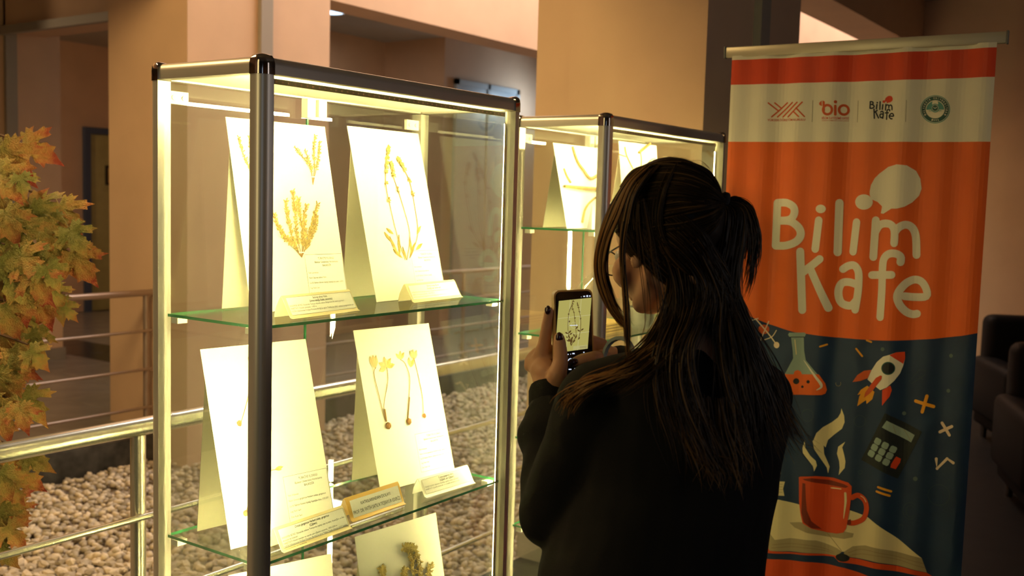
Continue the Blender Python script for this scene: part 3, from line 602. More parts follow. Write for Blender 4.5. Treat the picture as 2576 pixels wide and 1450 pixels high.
# ------------------------------------------------------------ maple tree
def leaf_material():
    m = bpy.data.materials.new('autumn maple leaf'); m.use_nodes = True; nt = m.node_tree; b = nt.nodes['Principled BSDF']
    tc = nt.nodes.new('ShaderNodeTexCoord'); ln = nt.nodes.new('ShaderNodeVectorMath'); ln.operation = 'LENGTH'; nt.links.new(tc.outputs['Object'], ln.inputs[0])
    n = nt.nodes.new('ShaderNodeTexNoise'); n.inputs['Scale'].default_value = 3.5; n.inputs['Detail'].default_value = 5; nt.links.new(tc.outputs['Object'], n.inputs[0])
    oi = nt.nodes.new('ShaderNodeObjectInfo')
    t = math_node(nt, 'ADD', math_node(nt, 'MULTIPLY', ln.outputs['Value'], .62), math_node(nt, 'ADD', math_node(nt, 'MULTIPLY', math_node(nt, 'SUBTRACT', n.outputs['Fac'], .5), 1.1), math_node(nt, 'MULTIPLY', math_node(nt, 'SUBTRACT', oi.outputs['Random'], .5), .6)))
    r = nt.nodes.new('ShaderNodeValToRGB'); e = r.color_ramp.elements; e[0].position = 0; e[0].color = (.22, .20, .045, 1); e[1].position = 1; e[1].color = (.34, .05, .03, 1)
    for p, c in ((.25, (.36, .26, .07)), (.55, (.48, .25, .07)), (.82, (.46, .14, .05))): q = e.new(p); q.color = (*c, 1)
    nt.links.new(t, r.inputs[0])
    w = nt.nodes.new('ShaderNodeTexNoise'); w.inputs['Scale'].default_value = 26; nt.links.new(tc.outputs['Object'], w.inputs[0]); bp = nt.nodes.new('ShaderNodeBump'); bp.inputs['Strength'].default_value = .5; bp.inputs['Distance'].default_value = .02
    nt.links.new(w.outputs['Fac'], bp.inputs['Height']); nt.links.new(bp.outputs[0], b.inputs['Normal'])
    nt.links.new(r.outputs[0], b.inputs['Base Color']); b.inputs['Roughness'].default_value = .42; b.inputs['Specular IOR Level'].default_value = .35
    return m
MLEAF = leaf_material(); BARK = mat('brown branch', (.10, .05, .025), .8, noise_amt=.4, scale=30)
HALF = [(0, -.02), (.10, -.06), (.26, -.22), (.34, -.20), (.33, -.08), (.52, -.14), (.50, -.02), (.66, .05), (.50, .10), (.44, .13), (.58, .22), (.80, .30), (.76, .38), (.92, .52), (.70, .50), (.66, .60), (.50, .50), (.36, .40), (.24, .38), (.30, .52), (.38, .60), (.34, .70), (.40, .86), (.24, .84), (.18, .96), (.10, 1.06), (0, 1.28)]
def leaf_mesh(seed):
    rr = random.Random(seed); rim = HALF+[(-x, y) for x, y in HALF[-2:0:-1]]; n = len(rim); V = [(0, .12, 0)]
    fold = rr.uniform(.15, .45); dr = rr.uniform(.18, .42)
    def zz(x, y): return abs(x)*fold-dr*(x*x+y*y)+.05*math.sin(x*9+seed)*math.cos(y*7)
    for k in (.5, 1.0):
        for x, y in rim: x2, y2 = x*k, .12*(1-k)+y*k; V.append((x2, y2, zz(x2, y2)))
    Fc = [(0, 1+i, 1+(i+1) % n) for i in range(n)]+[(1+i, 1+n+i, 1+n+(i+1) % n, 1+(i+1) % n) for i in range(n)]
    N = len(V); m = MB(); m.add(V, Fc); m.tube([(0, .1, .0), (0, -.25, -.02), (.03, -.55, -.10)], .012, 5)
    V = np.concatenate(m.V); me = bpy.data.meshes.new('leaf'); me.from_pydata(V.tolist(), [], m.F); me.materials.append(MLEAF); me.shade_smooth(); me.update(); return me
LM = [leaf_mesh(s) for s in range(6)]
trunk0 = at(-170, 1100, 3.05); tz = -.14
tree = empty('maple_tree', (trunk0[0], trunk0[1], tz), 'artificial autumn maple tree with orange and green leaves standing in the gravel', 'tree')
MB().tube(smoothline([(trunk0[0], trunk0[1], tz-.03), (trunk0[0]+.02, trunk0[1]+.02, .6), (trunk0[0]-.02, trunk0[1], 1.2), (trunk0[0], trunk0[1], 2.1)], 5), np.linspace(.04, .015, 16), 12).build('trunk', BARK, tree, 60)
LV = [(92, 378, 92, -25), (28, 408, 112, -60), (-10, 400, 90, -80), (55, 460, 55, -70), (12, 455, 100, -50), (5, 500, 80, -90), (82, 505, 62, 60), (118, 522, 82, -20), (95, 548, 80, -60), (165, 545, 95, -55), (188, 600, 78, -60), (212, 632, 45, -75), (30, 600, 132, -62), (112, 600, 88, -70), (88, 645, 75, -100), (150, 640, 92, -50), (205, 668, 95, -62), (128, 690, 70, -60), (40, 700, 138, -65), (-5, 690, 110, -95), (95, 715, 86, -60), (140, 745, 66, -62), (60, 770, 80, -80), (110, 775, 84, -70), (150, 775, 60, -75), (172, 785, 44, -50), (20, 800, 90, -70), (75, 815, 62, -70), (-10, 830, 110, -85), (40, 845, 105, -60), (85, 860, 60, -60), (12, 880, 100, -80), (50, 905, 85, -55), (92, 900, 66, -45), (25, 945, 90, -70), (60, 935, 60, -30), (-5, 970, 90, -80), (35, 1015, 85, -60), (78, 1020, 86, -50), (10, 1060, 85, -75), (55, 1050, 70, -70), (88, 1160, 72, -30), (35, 1168, 80, -60), (65, 1205, 80, -35), (10, 1215, 80, -70), (30, 1275, 84, -50), (50, 1290, 60, -60), (5, 1310, 84, -75), (32, 1345, 70, -40), (8, 1390, 80, -60), (40, 1240, 50, -50), (130, 560, 60, -80), (70, 660, 90, -40), (20, 560, 90, -70), (60, 545, 76, -40), (-20, 620, 100, -60), (-15, 760, 100, -70), (60, 740, 90, -95), (-20, 900, 100, -70), (-20, 1040, 90, -60), (-20, 1180, 90, -60), (-20, 1300, 90, -60)]
for k in range(46): LV.append((random.uniform(-330, -25), random.uniform(330, 1400), random.uniform(80, 120), random.uniform(-110, -40)))
for k in range(6): LV.append((random.uniform(-20, 90), random.uniform(420, 960), random.uniform(70, 100), random.uniform(-110, -40)))
bps = []
for k, (x, y, sz, an) in enumerate(LV):
    d = random.uniform(2.82, 3.02) if k < 62 else random.uniform(3.05, 3.25); P = at(x, y, d); a = math.radians(an)
    tip = RGT*math.cos(a)+UPV*math.sin(a)-FWD*random.uniform(-.15, .35); nrm = -FWD+RGT*random.uniform(-.35, .45)+UPV*random.uniform(0.1, .7)
    tip /= np.linalg.norm(tip); nrm = nrm-tip*np.dot(nrm, tip); nrm /= np.linalg.norm(nrm); sd = np.cross(tip, nrm); s_ = sz*.86*d/F_PX
    o = bpy.data.objects.new('leaf', LM[k % 6]); COL.objects.link(o); o.parent = tree; L = P-ORG[tree.name]-tip*s_*.45
    o.matrix_basis = Matrix([(sd[i]*s_, tip[i]*s_, nrm[i]*s_, L[i]) for i in range(3)]+[(0, 0, 0, 1)])
    if k % 3 == 0: bps.append(P-tip*s_*.8+FWD*.03)
for q in bps:
    h = min(max(q[2]-.1, .3), 2.05); c = np.array([trunk0[0], trunk0[1], h]); mid = (c+q)/2+np.array([0, 0, .07])
    MB().tube(smoothline([c, mid, q], 5), np.linspace(.009, .0025, 11), 6).build('branch', BARK, tree, 60)

# ------------------------------------------------------------ roll-up banner
BA = on(1846, 300, 2, 1.9)*0+np.array([1.737, -.185, 0]); BB = np.array([1.771, -.938, 0])
BW = float(np.linalg.norm(BB-BA)); BX = (BB-BA)/BW; BN = np.cross(BX, np.array([0, 0, 1.]))     # BN faces the camera side
def bpx(x, y): p = onplane(x, y, BA, BN); return (float((p-BA)@BX), float(p[2]))
def rip(s): return .0045*math.sin(s*27+.5)+.0035*math.sin(s*61+1.1)+.0022*math.sin(s*11)
BS = [BW*i/72 for i in range(73)]
def bpos(s, z, h): return BA+BX*s+np.array([0, 0, z])+BN*(rip(s)+h)
banner = empty('roll_up_banner', ((BA+BB)/2).tolist(), 'tall orange and navy roll-up banner with white hand-drawn lettering beside the woman', 'banner')
def bmat(n, c): return mat(n, c, .45, spec=.35)
B_ = {'navy': bmat('print navy', (.012, .032, .085)), 'orange': bmat('print orange', (.80, .13, .012)), 'red': bmat('print red', (.72, .06, .012)), 'cream': bmat('print white', (.85, .80, .66)), 'amber': bmat('print amber', (.85, .36, .02)),
      'teal': bmat('print grey green', (.30, .40, .35)), 'dark': bmat('print dark', (.012, .016, .02)), 'mug': bmat('print mug red', (.66, .07, .012)), 'mugd': bmat('print mug shade', (.20, .02, .006)), 'page': bmat('print page', (.80, .68, .38)), 'paged': bmat('print page edge', (.42, .34, .18)),
      'dotc': bmat('print dot grey', (.10, .14, .15)), 'line': bmat('print faint line', (.045, .065, .09)), 'pink': bmat('print pale', (.85, .66, .50)), 'deep': bmat('print deep green', (.02, .10, .08)), 'brown': bmat('print brown line', (.30, .22, .10)), 'logo': bmat('print logo red', (.62, .10, .02)), 'grey': bmat('print grey line', (.28, .22, .13)), 'aqua': bmat('print aqua', (.10, .32, .28))}
BK = list(B_); BML = [B_[k] for k in BK]
from mathutils.geometry import tessellate_polygon
class Print:
    def __init__(s): s.polys = []; s.k = 0
    def sz(s, P, c, l=1, clip=True): s.polys.append(([(min(max(a, 0), BW), b) for a, b in P], c, l+(s.k % 10)*.09)); return s
    def px(s, P, c, l=1): return s.sz([bpx(x, y) for x, y in P], c, l)
    def stroke(s, P, w, c, l=1, k=4, curve=True, taper=None):
        L = smoothline(P, k) if curve and len(P) > 2 else np.array(P, float); n = len(L); T = np.gradient(L, axis=0); T /= np.linalg.norm(T, axis=1)[:, None]+1e-9; N = np.stack([-T[:, 1], T[:, 0]], 1); s.k += 1
        W = (np.full(n, w/2.) if taper is None else np.interp(np.linspace(0, 1, n), np.linspace(0, 1, len(taper)), taper)/2)
        for i in range(n-1): s.px([tuple(L[i]+N[i]*W[i]), tuple(L[i+1]+N[i+1]*W[i+1]), tuple(L[i+1]-N[i+1]*W[i+1]), tuple(L[i]-N[i]*W[i])], c, l)
        for p, w2 in ((L[0], W[0]), (L[-1], W[-1])):
            if w2 > .4: s.ell(p[0], p[1], w2, w2, c, l, 12)
        if not curve:
            for p in L[1:-1]: s.ell(p[0], p[1], w/2., w/2., c, l, 10)
        return s
    def ell(s, x, y, rx, ry, c, l=1, n=24, rot=0, y0=-1, y1=1):
        s.k += 1; ca, sa = math.cos(rot), math.sin(rot); return s.px([(x+rx*math.cos(t)*ca-ry*math.sin(t)*sa, y+rx*math.cos(t)*sa+ry*math.sin(t)*ca) for t in np.linspace(0, 2*PI, n, endpoint=False)], c, l)
    def ring(s, x, y, rx, ry, w, c, l=1, n=32, a0=0, a1=2*PI):
        t = np.linspace(a0, a1, n)
        for i in range(n-1): s.px([(x+(rx+w/2)*math.cos(t[i]), y+(ry+w/2)*math.sin(t[i])), (x+(rx+w/2)*math.cos(t[i+1]), y+(ry+w/2)*math.sin(t[i+1])), (x+(rx-w/2)*math.cos(t[i+1]), y+(ry-w/2)*math.sin(t[i+1])), (x+(rx-w/2)*math.cos(t[i]), y+(ry-w/2)*math.sin(t[i]))], c, l)
        return s
    def text(s, t, x, y, w, h, c, l=1, rot=0., cw=None):
        V, Fc = text_mesh(t, 1., 0, .015)
        x0, x1 = V[:, 0].min(), V[:, 0].max(); y0, y1 = 0, .73; ca, sa = math.cos(rot), math.sin(rot); Q = []
        for a, b in V: u = ((a-x0)/(x1-x0)-.5)*w; v = -(b/.73)*h; Q.append((x+u*ca-v*sa, y+u*sa+v*ca))
        for f in Fc: s.px([Q[i] for i in f], c, l)
        return s
    def build(s, name, step=None):
        bm = bmesh.new(); lay = {}
        for P, c, l in s.polys:
            if len(P) < 3: continue
            vs = [bm.verts.new((a, b, l*.00035+.0004)) for a, b in P]
            if len(P) <= 4:
                try: f = bm.faces.new(vs); f.material_index = BK.index(c); continue
                except ValueError: continue
            for tri in tessellate_polygon([[Vector((a, b, 0)) for a, b in P]]):
                try: f = bm.faces.new([vs[i] for i in tri]); f.material_index = BK.index(c)
                except ValueError: pass
        xs = [v.co.x for v in bm.verts]; lo, hi = min(xs), max(xs)
        for q in BS:
            if lo < q < hi: bmesh.ops.bisect_plane(bm, geom=bm.verts[:]+bm.edges[:]+bm.faces[:], plane_co=(q, 0, 0), plane_no=(1, 0, 0), dist=1e-7)
        bmesh.ops.delete(bm, geom=[f for f in bm.faces if f.calc_area() < 1e-11], context='FACES_ONLY')
        bm.normal_update()
        for f in bm.faces:
            if f.normal.z < 0: f.normal_flip()
        bm.verts.index_update(); V = []
        for v in bm.verts:   # ripple is linear between the cloth's own columns
            i = min(max(int(v.co.x/BW*72), 0), 71); t = (v.co.x-BS[i])/(BS[i+1]-BS[i]); r = rip(BS[i])*(1-t)+rip(BS[i+1])*t
            V.append(BA+BX*v.co.x+np.array([0, 0, v.co.y])+BN*(r+v.co.z))
        Fc = [[v.index for v in f.verts] for f in bm.faces]; mi = [f.material_index for f in bm.faces]; bm.free()
        used = sorted(set(mi)); return meshobj(name, V, Fc, [BML[i] for i in used], banner, [used.index(i) for i in mi])
ZT = 2.045
V = []; Fc = []
for h in (0, -.0006):
    for z in (.07, ZT):
        for s_ in BS: V.append(bpos(s_, z, h))
n = 73
for i in range(72): Fc += [(i, i+1, n+i+1, n+i), (2*n+i+1, 2*n+i, 3*n+i, 3*n+i+1)]
meshobj('cloth', V, Fc, B_['navy'], banner, smooth=180)
P = Print(); ctop = [(0, ZT), (BW, ZT)]
def band(y_l, y_r, n=16): return [(BW*i/n, bpx(1846+(2506-1846)*i/n, y_l+(y_r-y_l)*i/n)[1]) for i in range(n+1)]
wave = [bpx(x, y) for x, y in ((2462, 838), (2420, 845), (2350, 853), (2280, 857), (2200, 857), (2100, 850), (2000, 836), (1935, 817), (1885, 795), (1845, 775))]; wave[0] = (BW, wave[0][1]); wave[-1] = (0, wave[-1][1])
P.sz(band(357, 357)+wave, 'orange', 0); P.sz(band(214, 194)+band(357, 357)[::-1], 'cream', 0); P.sz(band(152, 120)+band(214, 194)[::-1], 'red', 0); P.sz([(0, ZT), (BW, ZT)]+band(152, 120)[::-1], 'cream', 0)
P.build('printed_colour_bands')
def Z1(x, y): return (1800+x*.31725, 380+y*.31725)
def letters(P, T, w, c, bub, l=2):
    for st in ([(488, 412), (474, 752)], [(490, 412), (565, 412), (622, 445), (628, 500), (590, 545), (500, 554)], [(500, 554), (600, 560), (665, 610), (678, 670), (640, 722), (560, 750), (476, 752)], [(822, 550), (794, 778)], [(980, 412), (965, 805)], [(1116, 565), (1088, 800)],
               [(1270, 550), (1250, 842)], [(1262, 650), (1300, 590), (1352, 575), (1400, 590), (1423, 640), (1420, 732)], [(1423, 650), (1455, 608), (1510, 585), (1560, 610), (1587, 680), (1592, 826)],
               [(675, 797), (690, 1262)], [(830, 857), (770, 905), (690, 965)], [(752, 930), (895, 1246)], [(1006, 938), (1050, 912), (1100, 910), (1132, 960), (1134, 1050), (1126, 1140), (1106, 1260)], [(1124, 1062), (1060, 1042), (1000, 1048), (972, 1100), (975, 1170), (1005, 1215), (1070, 1228), (1112, 1190)],
               [(1470, 882), (1470, 838), (1430, 814), (1375, 818), (1335, 860), (1324, 950), (1320, 1100), (1306, 1318)], [(1240, 985), (1400, 982)], [(1498, 1152), (1580, 1160), (1672, 1152), (1668, 1090), (1630, 1036), (1570, 1022), (1500, 1060), (1445, 1140), (1460, 1215), (1510, 1275), (1560, 1296), (1596, 1292)]):
        P.stroke([T(*q) for q in st], w, c, l)
    s_ = w/62.
    a = T(838, 460); P.ell(a[0], a[1], 41*s_, 34*s_, c, l)
    a = T(1175, 405); P.ell(a[0], a[1], 71*s_, 61*s_, bub, l)
    P.px([T(*q) for q in ((1222, 320), (1232, 270), (1262, 215), (1300, 178), (1370, 127), (1440, 107), (1520, 115), (1590, 158), (1622, 220), (1632, 300), (1612, 355), (1560, 408), (1500, 443), (1440, 458), (1397, 458), (1330, 499), (1310, 495), (1320, 440), (1285, 405), (1240, 385), (1222, 350))], bub, l)
P = Print(); letters(P, Z1, 62*.31725, 'cream', 'cream'); P.build('printed_title')
P = Print()
letters(P, lambda x, y: (2187+(x-445)*.0498, 241+(y-107)*.0490), 3.4, 'dark', 'red', 1)
for x in (2045, 2157, 2281): P.stroke([(x+.5, 253), (x-1.5, 307)], 1.1, 'grey', 1)
Lg = lambda x, y: (1920+x*.1941, 230+y*.1941)
for q in ([(70, 152), (195, 255)], [(148, 150), (225, 215)], [(310, 148), (110, 330)], [(380, 146), (180, 330)], [(445, 144), (250, 330)], [(512, 142), (320, 330)], [(395, 262), (465, 328)], [(430, 215), (540, 328)]): P.stroke([Lg(*z) for z in q], 3.6, 'logo', 1)
P.text('YÜKSEKÖĞRETİM KURULU', 1979, 304.5, 96, 5.6, 'logo', 1, rot=-.01)
for q in ((838, 240), (1040, 240)): c_ = Lg(*q); P.ring(c_[0], c_[1], 11.2, 11.6, 6.2, 'logo', 1)
P.stroke([Lg(790, 150), Lg(790, 250)], 6, 'logo', 1); P.stroke([Lg(937, 190), Lg(937, 300)], 6.4, 'logo', 1); c_ = Lg(940, 137); P.ell(c_[0], c_[1], 4, 4, 'logo', 1); P.px([Lg(*z) for z in ((728, 150), (762, 118), (765, 195), (730, 175))], 'logo', 1); P.px([Lg(*z) for z in ((772, 118), (806, 135), (800, 165), (772, 190))], 'logo', 1)
P.text('BİLİM İLETİŞİMİ OFİSİ', 2101, 300, 65, 5.2, 'red', 1); P.text('SCIENCE COMMUNICATION OFFICE', 2101, 305, 65, 2.4, 'logo', 1)
cx_, cy_ = 2352.5, 275
P.ell(cx_, cy_, 37.5, 35.5, 'aqua', 1, 40); P.ell(cx_, cy_, 35.5, 33.6, 'cream', 2, 40); P.ell(cx_, cy_, 34.5, 32.6, 'deep', 3, 40); P.ell(cx_, cy_, 24.5, 23, 'cream', 4, 36)
P.px([(cx_+23*math.cos(t), cy_+1+22*math.sin(t)) for t in np.linspace(-PI, 0, 20)], 'aqua', 5); P.ell(cx_, cy_-15, 8, 8, 'cream', 6, 18); P.ell(cx_, cy_-3, 11, 11, 'aqua', 7, 22); P.ell(cx_, cy_-3, 8.5, 8.5, 'cream', 8, 22); P.ell(cx_, cy_-3, 7.6, 7.6, 'deep', 9, 22); P.stroke([(cx_-4, cy_-5), (cx_, cy_-2), (cx_+4, cy_-5)], 1.4, 'cream', 10); P.stroke([(cx_-16, cy_+4), (cx_+16, cy_+4)], 1.4, 'aqua', 6)
ut = 'BALIKESİR ÜNİVERSİTESİ'
for i, ch in enumerate(ut):
    a = math.radians(-208+i*236/(len(ut)-1)); 
    if ch != ' ': P.text(ch, cx_+27*math.cos(a), cy_+25.6*math.sin(a), 3.6 if ch not in 'Iİ' else 1.4, 5.0, 'cream', 5, rot=a+PI/2)
for i, ch in enumerate('1992'): a = math.radians(105-i*10); P.text(ch, cx_+31.5*math.cos(a), cy_+30*math.sin(a), 3.4, 5.0, 'cream', 5, rot=a-PI/2)
for a in (150, 30): q = math.radians(a); P.px([(cx_+29.5*math.cos(q)+(3.2 if k % 2 == 0 else 1.3)*math.sin(k*PI/5), cy_+28*math.sin(q)-(3.2 if k % 2 == 0 else 1.3)*math.cos(k*PI/5)) for k in range(10)], 'cream', 5)
P.build('printed_logos')
def Z2(x, y): return (1880+x*.23447, 780+y*.23447)
def Z3(x, y): return (1880+x*.2702, 1100+y*.2702)
P = Print()   # flask
P.px([Z2(*q) for q in ((475, 290), (608, 290), (612, 440), (630, 540), (760, 690), (408, 690), (496, 520), (492, 440))], 'teal', 1)
P.px([Z2(*q) for q in ((455, 243), (618, 243), (632, 262), (618, 288), (458, 288), (443, 265))], 'teal', 1); P.stroke([Z2(465, 291), Z2(612, 291)], 2, 'dark', 2)
P.px([Z2(*q) for q in ((408, 685), (500, 690), (512, 655), (545, 645), (575, 660), (590, 690), (772, 690), (835, 790), (852, 860), (835, 900), (800, 914), (420, 908), (385, 880), (380, 800))], 'orange', 2)
for x, y, r_ in ((528, 765, 32), (657, 770, 18), (594, 824, 14)): c_ = Z2(x, y); P.ell(c_[0], c_[1], r_*.234, r_*.234, 'dark', 3)
P.stroke([Z2(*q) for q in ((608, 540), (660, 610), (740, 720), (790, 790), (795, 830), (750, 858))], 4, 'cream', 3, taper=[1, 3, 6, 7, 5, 2]); P.stroke([Z2(515, 320), Z2(530, 475)], 2.4, 'page', 3)
P.build('printed_flask')
P = Print()   # rocket
P.px([Z2(*q) for q in ((1690, 450), (1692, 520), (1672, 600), (1640, 680), (1580, 760), (1500, 830), (1430, 860), (1355, 808), (1287, 748), (1330, 650), (1390, 560), (1460, 500), (1530, 480), (1600, 455))], 'cream', 2)
P.px([Z2(*q) for q in ((1690, 450), (1692, 520), (1672, 580), (1600, 530), (1530, 483), (1600, 455))], 'red', 3)
c_ = Z2(1516, 625); P.ell(c_[0], c_[1], 17.5, 16.5, 'deep', 3); P.ell(c_[0], c_[1], 15, 14, 'dark', 4)
P.px([Z2(*q) for q in ((1330, 645), (1250, 655), (1180, 700), (1127, 775), (1210, 765), (1290, 735))], 'logo', 1); P.px([Z2(*q) for q in ((1540, 808), (1555, 860), (1530, 930), (1450, 1025), (1450, 940), (1452, 860))], 'red', 1)
P.px([Z2(*q) for q in ((1285, 815), (1365, 880), (1340, 960), (1277, 1012), (1272, 970), (1178, 1035), (1200, 930), (1215, 905), (1180, 915), (1215, 860))], 'amber', 1)
P.px([Z2(*q) for q in ((1450, 706), (1445, 740), (1350, 860), (1310, 820), (1380, 730), (1430, 702))], 'mug', 4); P.px([Z2(*q) for q in ((1360, 850), (1310, 900), (1250, 945), (1262, 890), (1310, 820))], 'logo', 3)
P.build('printed_rocket')
P = Print()   # small marks
for a, b in (((785, 393), (855, 372)), ((1168, 418), (1232, 498)), ((1280, 328), (1328, 346))): P.stroke([Z2(*a), Z2(*b)], 4.6, 'amber', 2)
P.build('printed_dashes')['kind'] = 'stuff'; P = Print()
P.stroke([Z2(1928, 925), Z2(1876, 1095)], 8.6, 'amber', 1); P.stroke([Z2(1805, 980), Z2(1998, 1038)], 8.6, 'amber', 1)
P.build('printed_plus'); P = Print()
P.stroke([Z2(2088, 1215), Z2(2170, 1342)], 7.6, 'pink', 1); P.stroke([Z2(2198, 1248), Z2(2065, 1312)], 7.6, 'pink', 1)
P.build('printed_cross'); P = Print()
P.stroke([Z3(*q) for q in ((1758, 205), (1766, 295), (1862, 200), (1922, 236))], 7.6, 'pink', 1, curve=False)
P.build('printed_root_sign'); P = Print()
P.stroke([Z3(1222, 463), Z3(1340, 506)], 5.6, 'amber', 1); P.stroke([Z3(1208, 503), Z3(1326, 546)], 5.6, 'amber', 1)
P.build('printed_equals'); P = Print()
for x, y in ((1454, 421), (2186, 492), (2157, 868), (1680, 1113)): c_ = Z2(x, y); P.ell(c_[0], c_[1], 5, 5, 'dotc', 1)
c_ = Z3(1564, 390); P.ell(c_[0], c_[1], 6, 5.6, 'dotc', 1)
P.build('printed_dots')['kind'] = 'stuff'; P = Print()
for x, y, r_ in ((650, 1130, 64), (1206, 1196, 62), ): c_ = Z2(x, y); P.ring(c_[0], c_[1], r_*.234, r_*.234, 1, 'line', 1)
c_ = Z3(1785, 540); P.ring(c_[0], c_[1], 28, 26, 1, 'line', 1); c_ = Z3(1425, 843); P.ring(c_[0], c_[1], 5.5, 5.5, .8, 'line', 1); c_ = Z3(1050, 330); P.ring(c_[0], c_[1], 5, 5, .8, 'line', 1); c_ = Z2(968, 795); P.ring(c_[0], c_[1], 6.5, 6.5, 1, 'brown', 1, 20, -.6, 3.6)
c_ = Z3(1512, 690); P.ring(c_[0], c_[1], 18, 21, 1, 'line', 1, 24, .6, 5.6); P.ring(c_[0]+2, c_[1]+1, 12, 14, 1, 'line', 1, 24, .8, 5.6)
P.stroke([Z2(*q) for q in ((1740, 765), (1850, 640), (1910, 650), (1905, 700), (1760, 795), (1728, 760))], .9, 'line', 1, curve=False); P.stroke([Z2(1840, 710), Z2(1885, 750)], .9, 'line', 1)
P.build('printed_outlines')['kind'] = 'stuff'; P = Print()
c_ = Z2(175, 210); P.ell(c_[0], c_[1], 13, 12, 'logo', 1)
P.stroke([Z2(95, 95), Z2(310, 372)], 3, 'pink', 2); P.stroke([Z2(225, 125), Z2(180, 230), Z2(140, 330)], 2.6, 'pink', 2); P.stroke([Z2(310, 220), Z2(260, 290), Z2(170, 325)], 2.2, 'pink', 2); c_ = Z2(313, 378); P.ell(c_[0], c_[1], 7.8, 8, 'pink', 2); P.stroke([Z2(60, 110), Z2(120, 90)], 2, 'pink', 2)
P.build('printed_atom')
P = Print()   # steam and mug
P.px([Z3(*q) for q in ((1000-62, -1130+1030+42), )]*0+[Z2(*q) for q in ((1003, 1060), (1035, 1140), (1040, 1210), (1010, 1280), (930, 1340), (860, 1400), (835, 1480))]+[Z3(*q) for q in ((708, 80), (712, 160), (760, 280), (745, 345), (735, 290), (680, 200), (625, 110), (612, 30))]+[Z2(*q) for q in ((712, 1400), (745, 1320), (810, 1260), (900, 1210), (965, 1160), (995, 1110))], 'page', 1)
P.px([Z3(*q) for q in ((538, 32), (545, 100), (590, 170), (640, 220), (650, 265), (625, 320), (615, 270), (570, 210), (520, 150), (516, 100))], 'page', 1)
P.px([Z3(*q) for q in ((910, 45), (880, 100), (900, 170), (912, 230), (905, 290), (845, 360), (855, 290), (850, 230), (828, 160), (840, 95))], 'page', 1)
P.px([Z3(*q) for q in ((483, 372), (500, 366), (640, 362), (800, 385), (940, 425), (972, 460), (970, 540), (950, 700), (920, 850), (895, 890), (830, 903), (740, 895), (600, 850), (520, 800), (500, 720), (485, 600))], 'mug', 4)
P.px([Z3(*q) for q in ((520, 388), (600, 380), (760, 405), (900, 440), (942, 462), (915, 475), (780, 455), (620, 420), (540, 400))], 'mugd', 5)
P.px([Z3(*q) for q in ((518, 425), (545, 430), (550, 560), (560, 680), (600, 780), (690, 860), (600, 845), (530, 790), (508, 700), (512, 560))], 'mugd', 5)
P.stroke([Z3(*q) for q in ((975, 565), (1030, 545), (1090, 590), (1110, 670), (1080, 760), (1000, 800), (950, 800))], 13, 'mug', 3, 6)
P.stroke([Z3(*q) for q in ((912, 525), (915, 600), (905, 690), (896, 760))], 5, 'page', 5, taper=[6, 6, 4, 1.5]); P.stroke([Z3(775, 478), Z3(870, 486)], 2.6, 'page', 5)
P.stroke([Z3(*q) for q in ((1055, 550), (1085, 570), (1105, 605))], 1.6, 'page', 5); P.px([Z3(*q) for q in ((935, 775), (962, 765), (965, 815), (930, 820))], 'mugd', 5)
P.build('printed_mug')
P = Print()   # open book, book stack, red floor
P.px([Z3(*q) for q in ((-200, 600), (150, 578), (300, 580), (480, 625), (960, 685), (1120, 745), (1400, 950), (1625, 1130), (1500, 1100), (1300, 1050), (1100, 1010), (980, 1020), (900, 1070), (880, 1070), (830, 1040), (640, 965), (400, 940), (260, 955), (160, 840), (-200, 780))], 'page', 1)
P.px([Z3(*q) for q in ((395, 795), (500, 790), (900, 880), (990, 900), (980, 935), (900, 950), (740, 935), (560, 890), (440, 840))], 'paged', 2)
P.px([Z3(*q) for q in ((160, 840), (260, 955), (400, 940), (640, 965), (830, 1040), (880, 1070), (830, 1110), (600, 1080), (400, 1062), (210, 1058), (120, 950))], 'paged', 2)
P.px([Z3(*q) for q in ((900, 1070), (980, 1020), (1100, 1010), (1300, 1050), (1500, 1100), (1625, 1130), (1672, 1265), (1400, 1200), (1150, 1150), (960, 1120), (900, 1090))], 'paged', 2)
P.px([Z3(*q) for q in ((120, 950), (210, 1058), (600, 1082), (830, 1110), (960, 1125), (1400, 1205), (1672, 1268), (1760, 1320), (1300, 1240), (960, 1180), (850, 1165), (800, 1120), (400, 1085), (180, 1080), (100, 1000))], 'mug', 2)
c_ = Z3(885, 1125); P.ell(c_[0], c_[1], 18, 10, 'dark', 4, rot=.1)
for st in ([(240, 1000), (400, 990), (600, 1010), (800, 1075)], [(230, 1030), (420, 1020), (620, 1040), (800, 1090)], [(940, 1080), (1060, 1048), (1250, 1080), (1640, 1180)], [(950, 1105), (1080, 1090), (1300, 1120), (1655, 1220)], [(735, 900), (810, 985), (878, 1062)]): P.stroke([Z3(*q) for q in st], 1.2, 'brown', 3)
P.px([Z3(*q) for q in ((-100, 1150), (110, 1135), (300, 1135), (600, 1165), (900, 1220), (1250, 1330), (1500, 1500), (1600, 2000), (-200, 2000))], 'mug', 1)
P.px([Z3(*q) for q in ((100, 205), (322, 215), (308, 275), (316, 340), (100, 325))], 'page', 1); P.px([Z3(*q) for q in ((100, 400), (355, 412), (338, 480), (350, 545), (100, 530))], 'page', 1)
for y in (245, 272, 300, 430, 455, 480, 505): P.stroke([Z3(100, y), Z3(305 if y < 400 else 335, y+6)], .8, 'brown', 2)
P.build('printed_book')
P = Print()   # calculator
ca = math.radians(27.5); ux, uy = math.cos(ca), math.sin(ca)
def K(a, b): c0 = (2245, 1118); return (c0[0]+a*ux-b*uy*1.0, c0[1]+a*uy+b*ux)
def rr(a0, b0, a1, b1, c, l): P.px([K(a0+1.6, b0), K(a1-1.6, b0), K(a1, b0+1.6), K(a1, b1-1.6), K(a1-1.6, b1), K(a0+1.6, b1), K(a0, b1-1.6), K(a0, b0+1.6)], c, l)
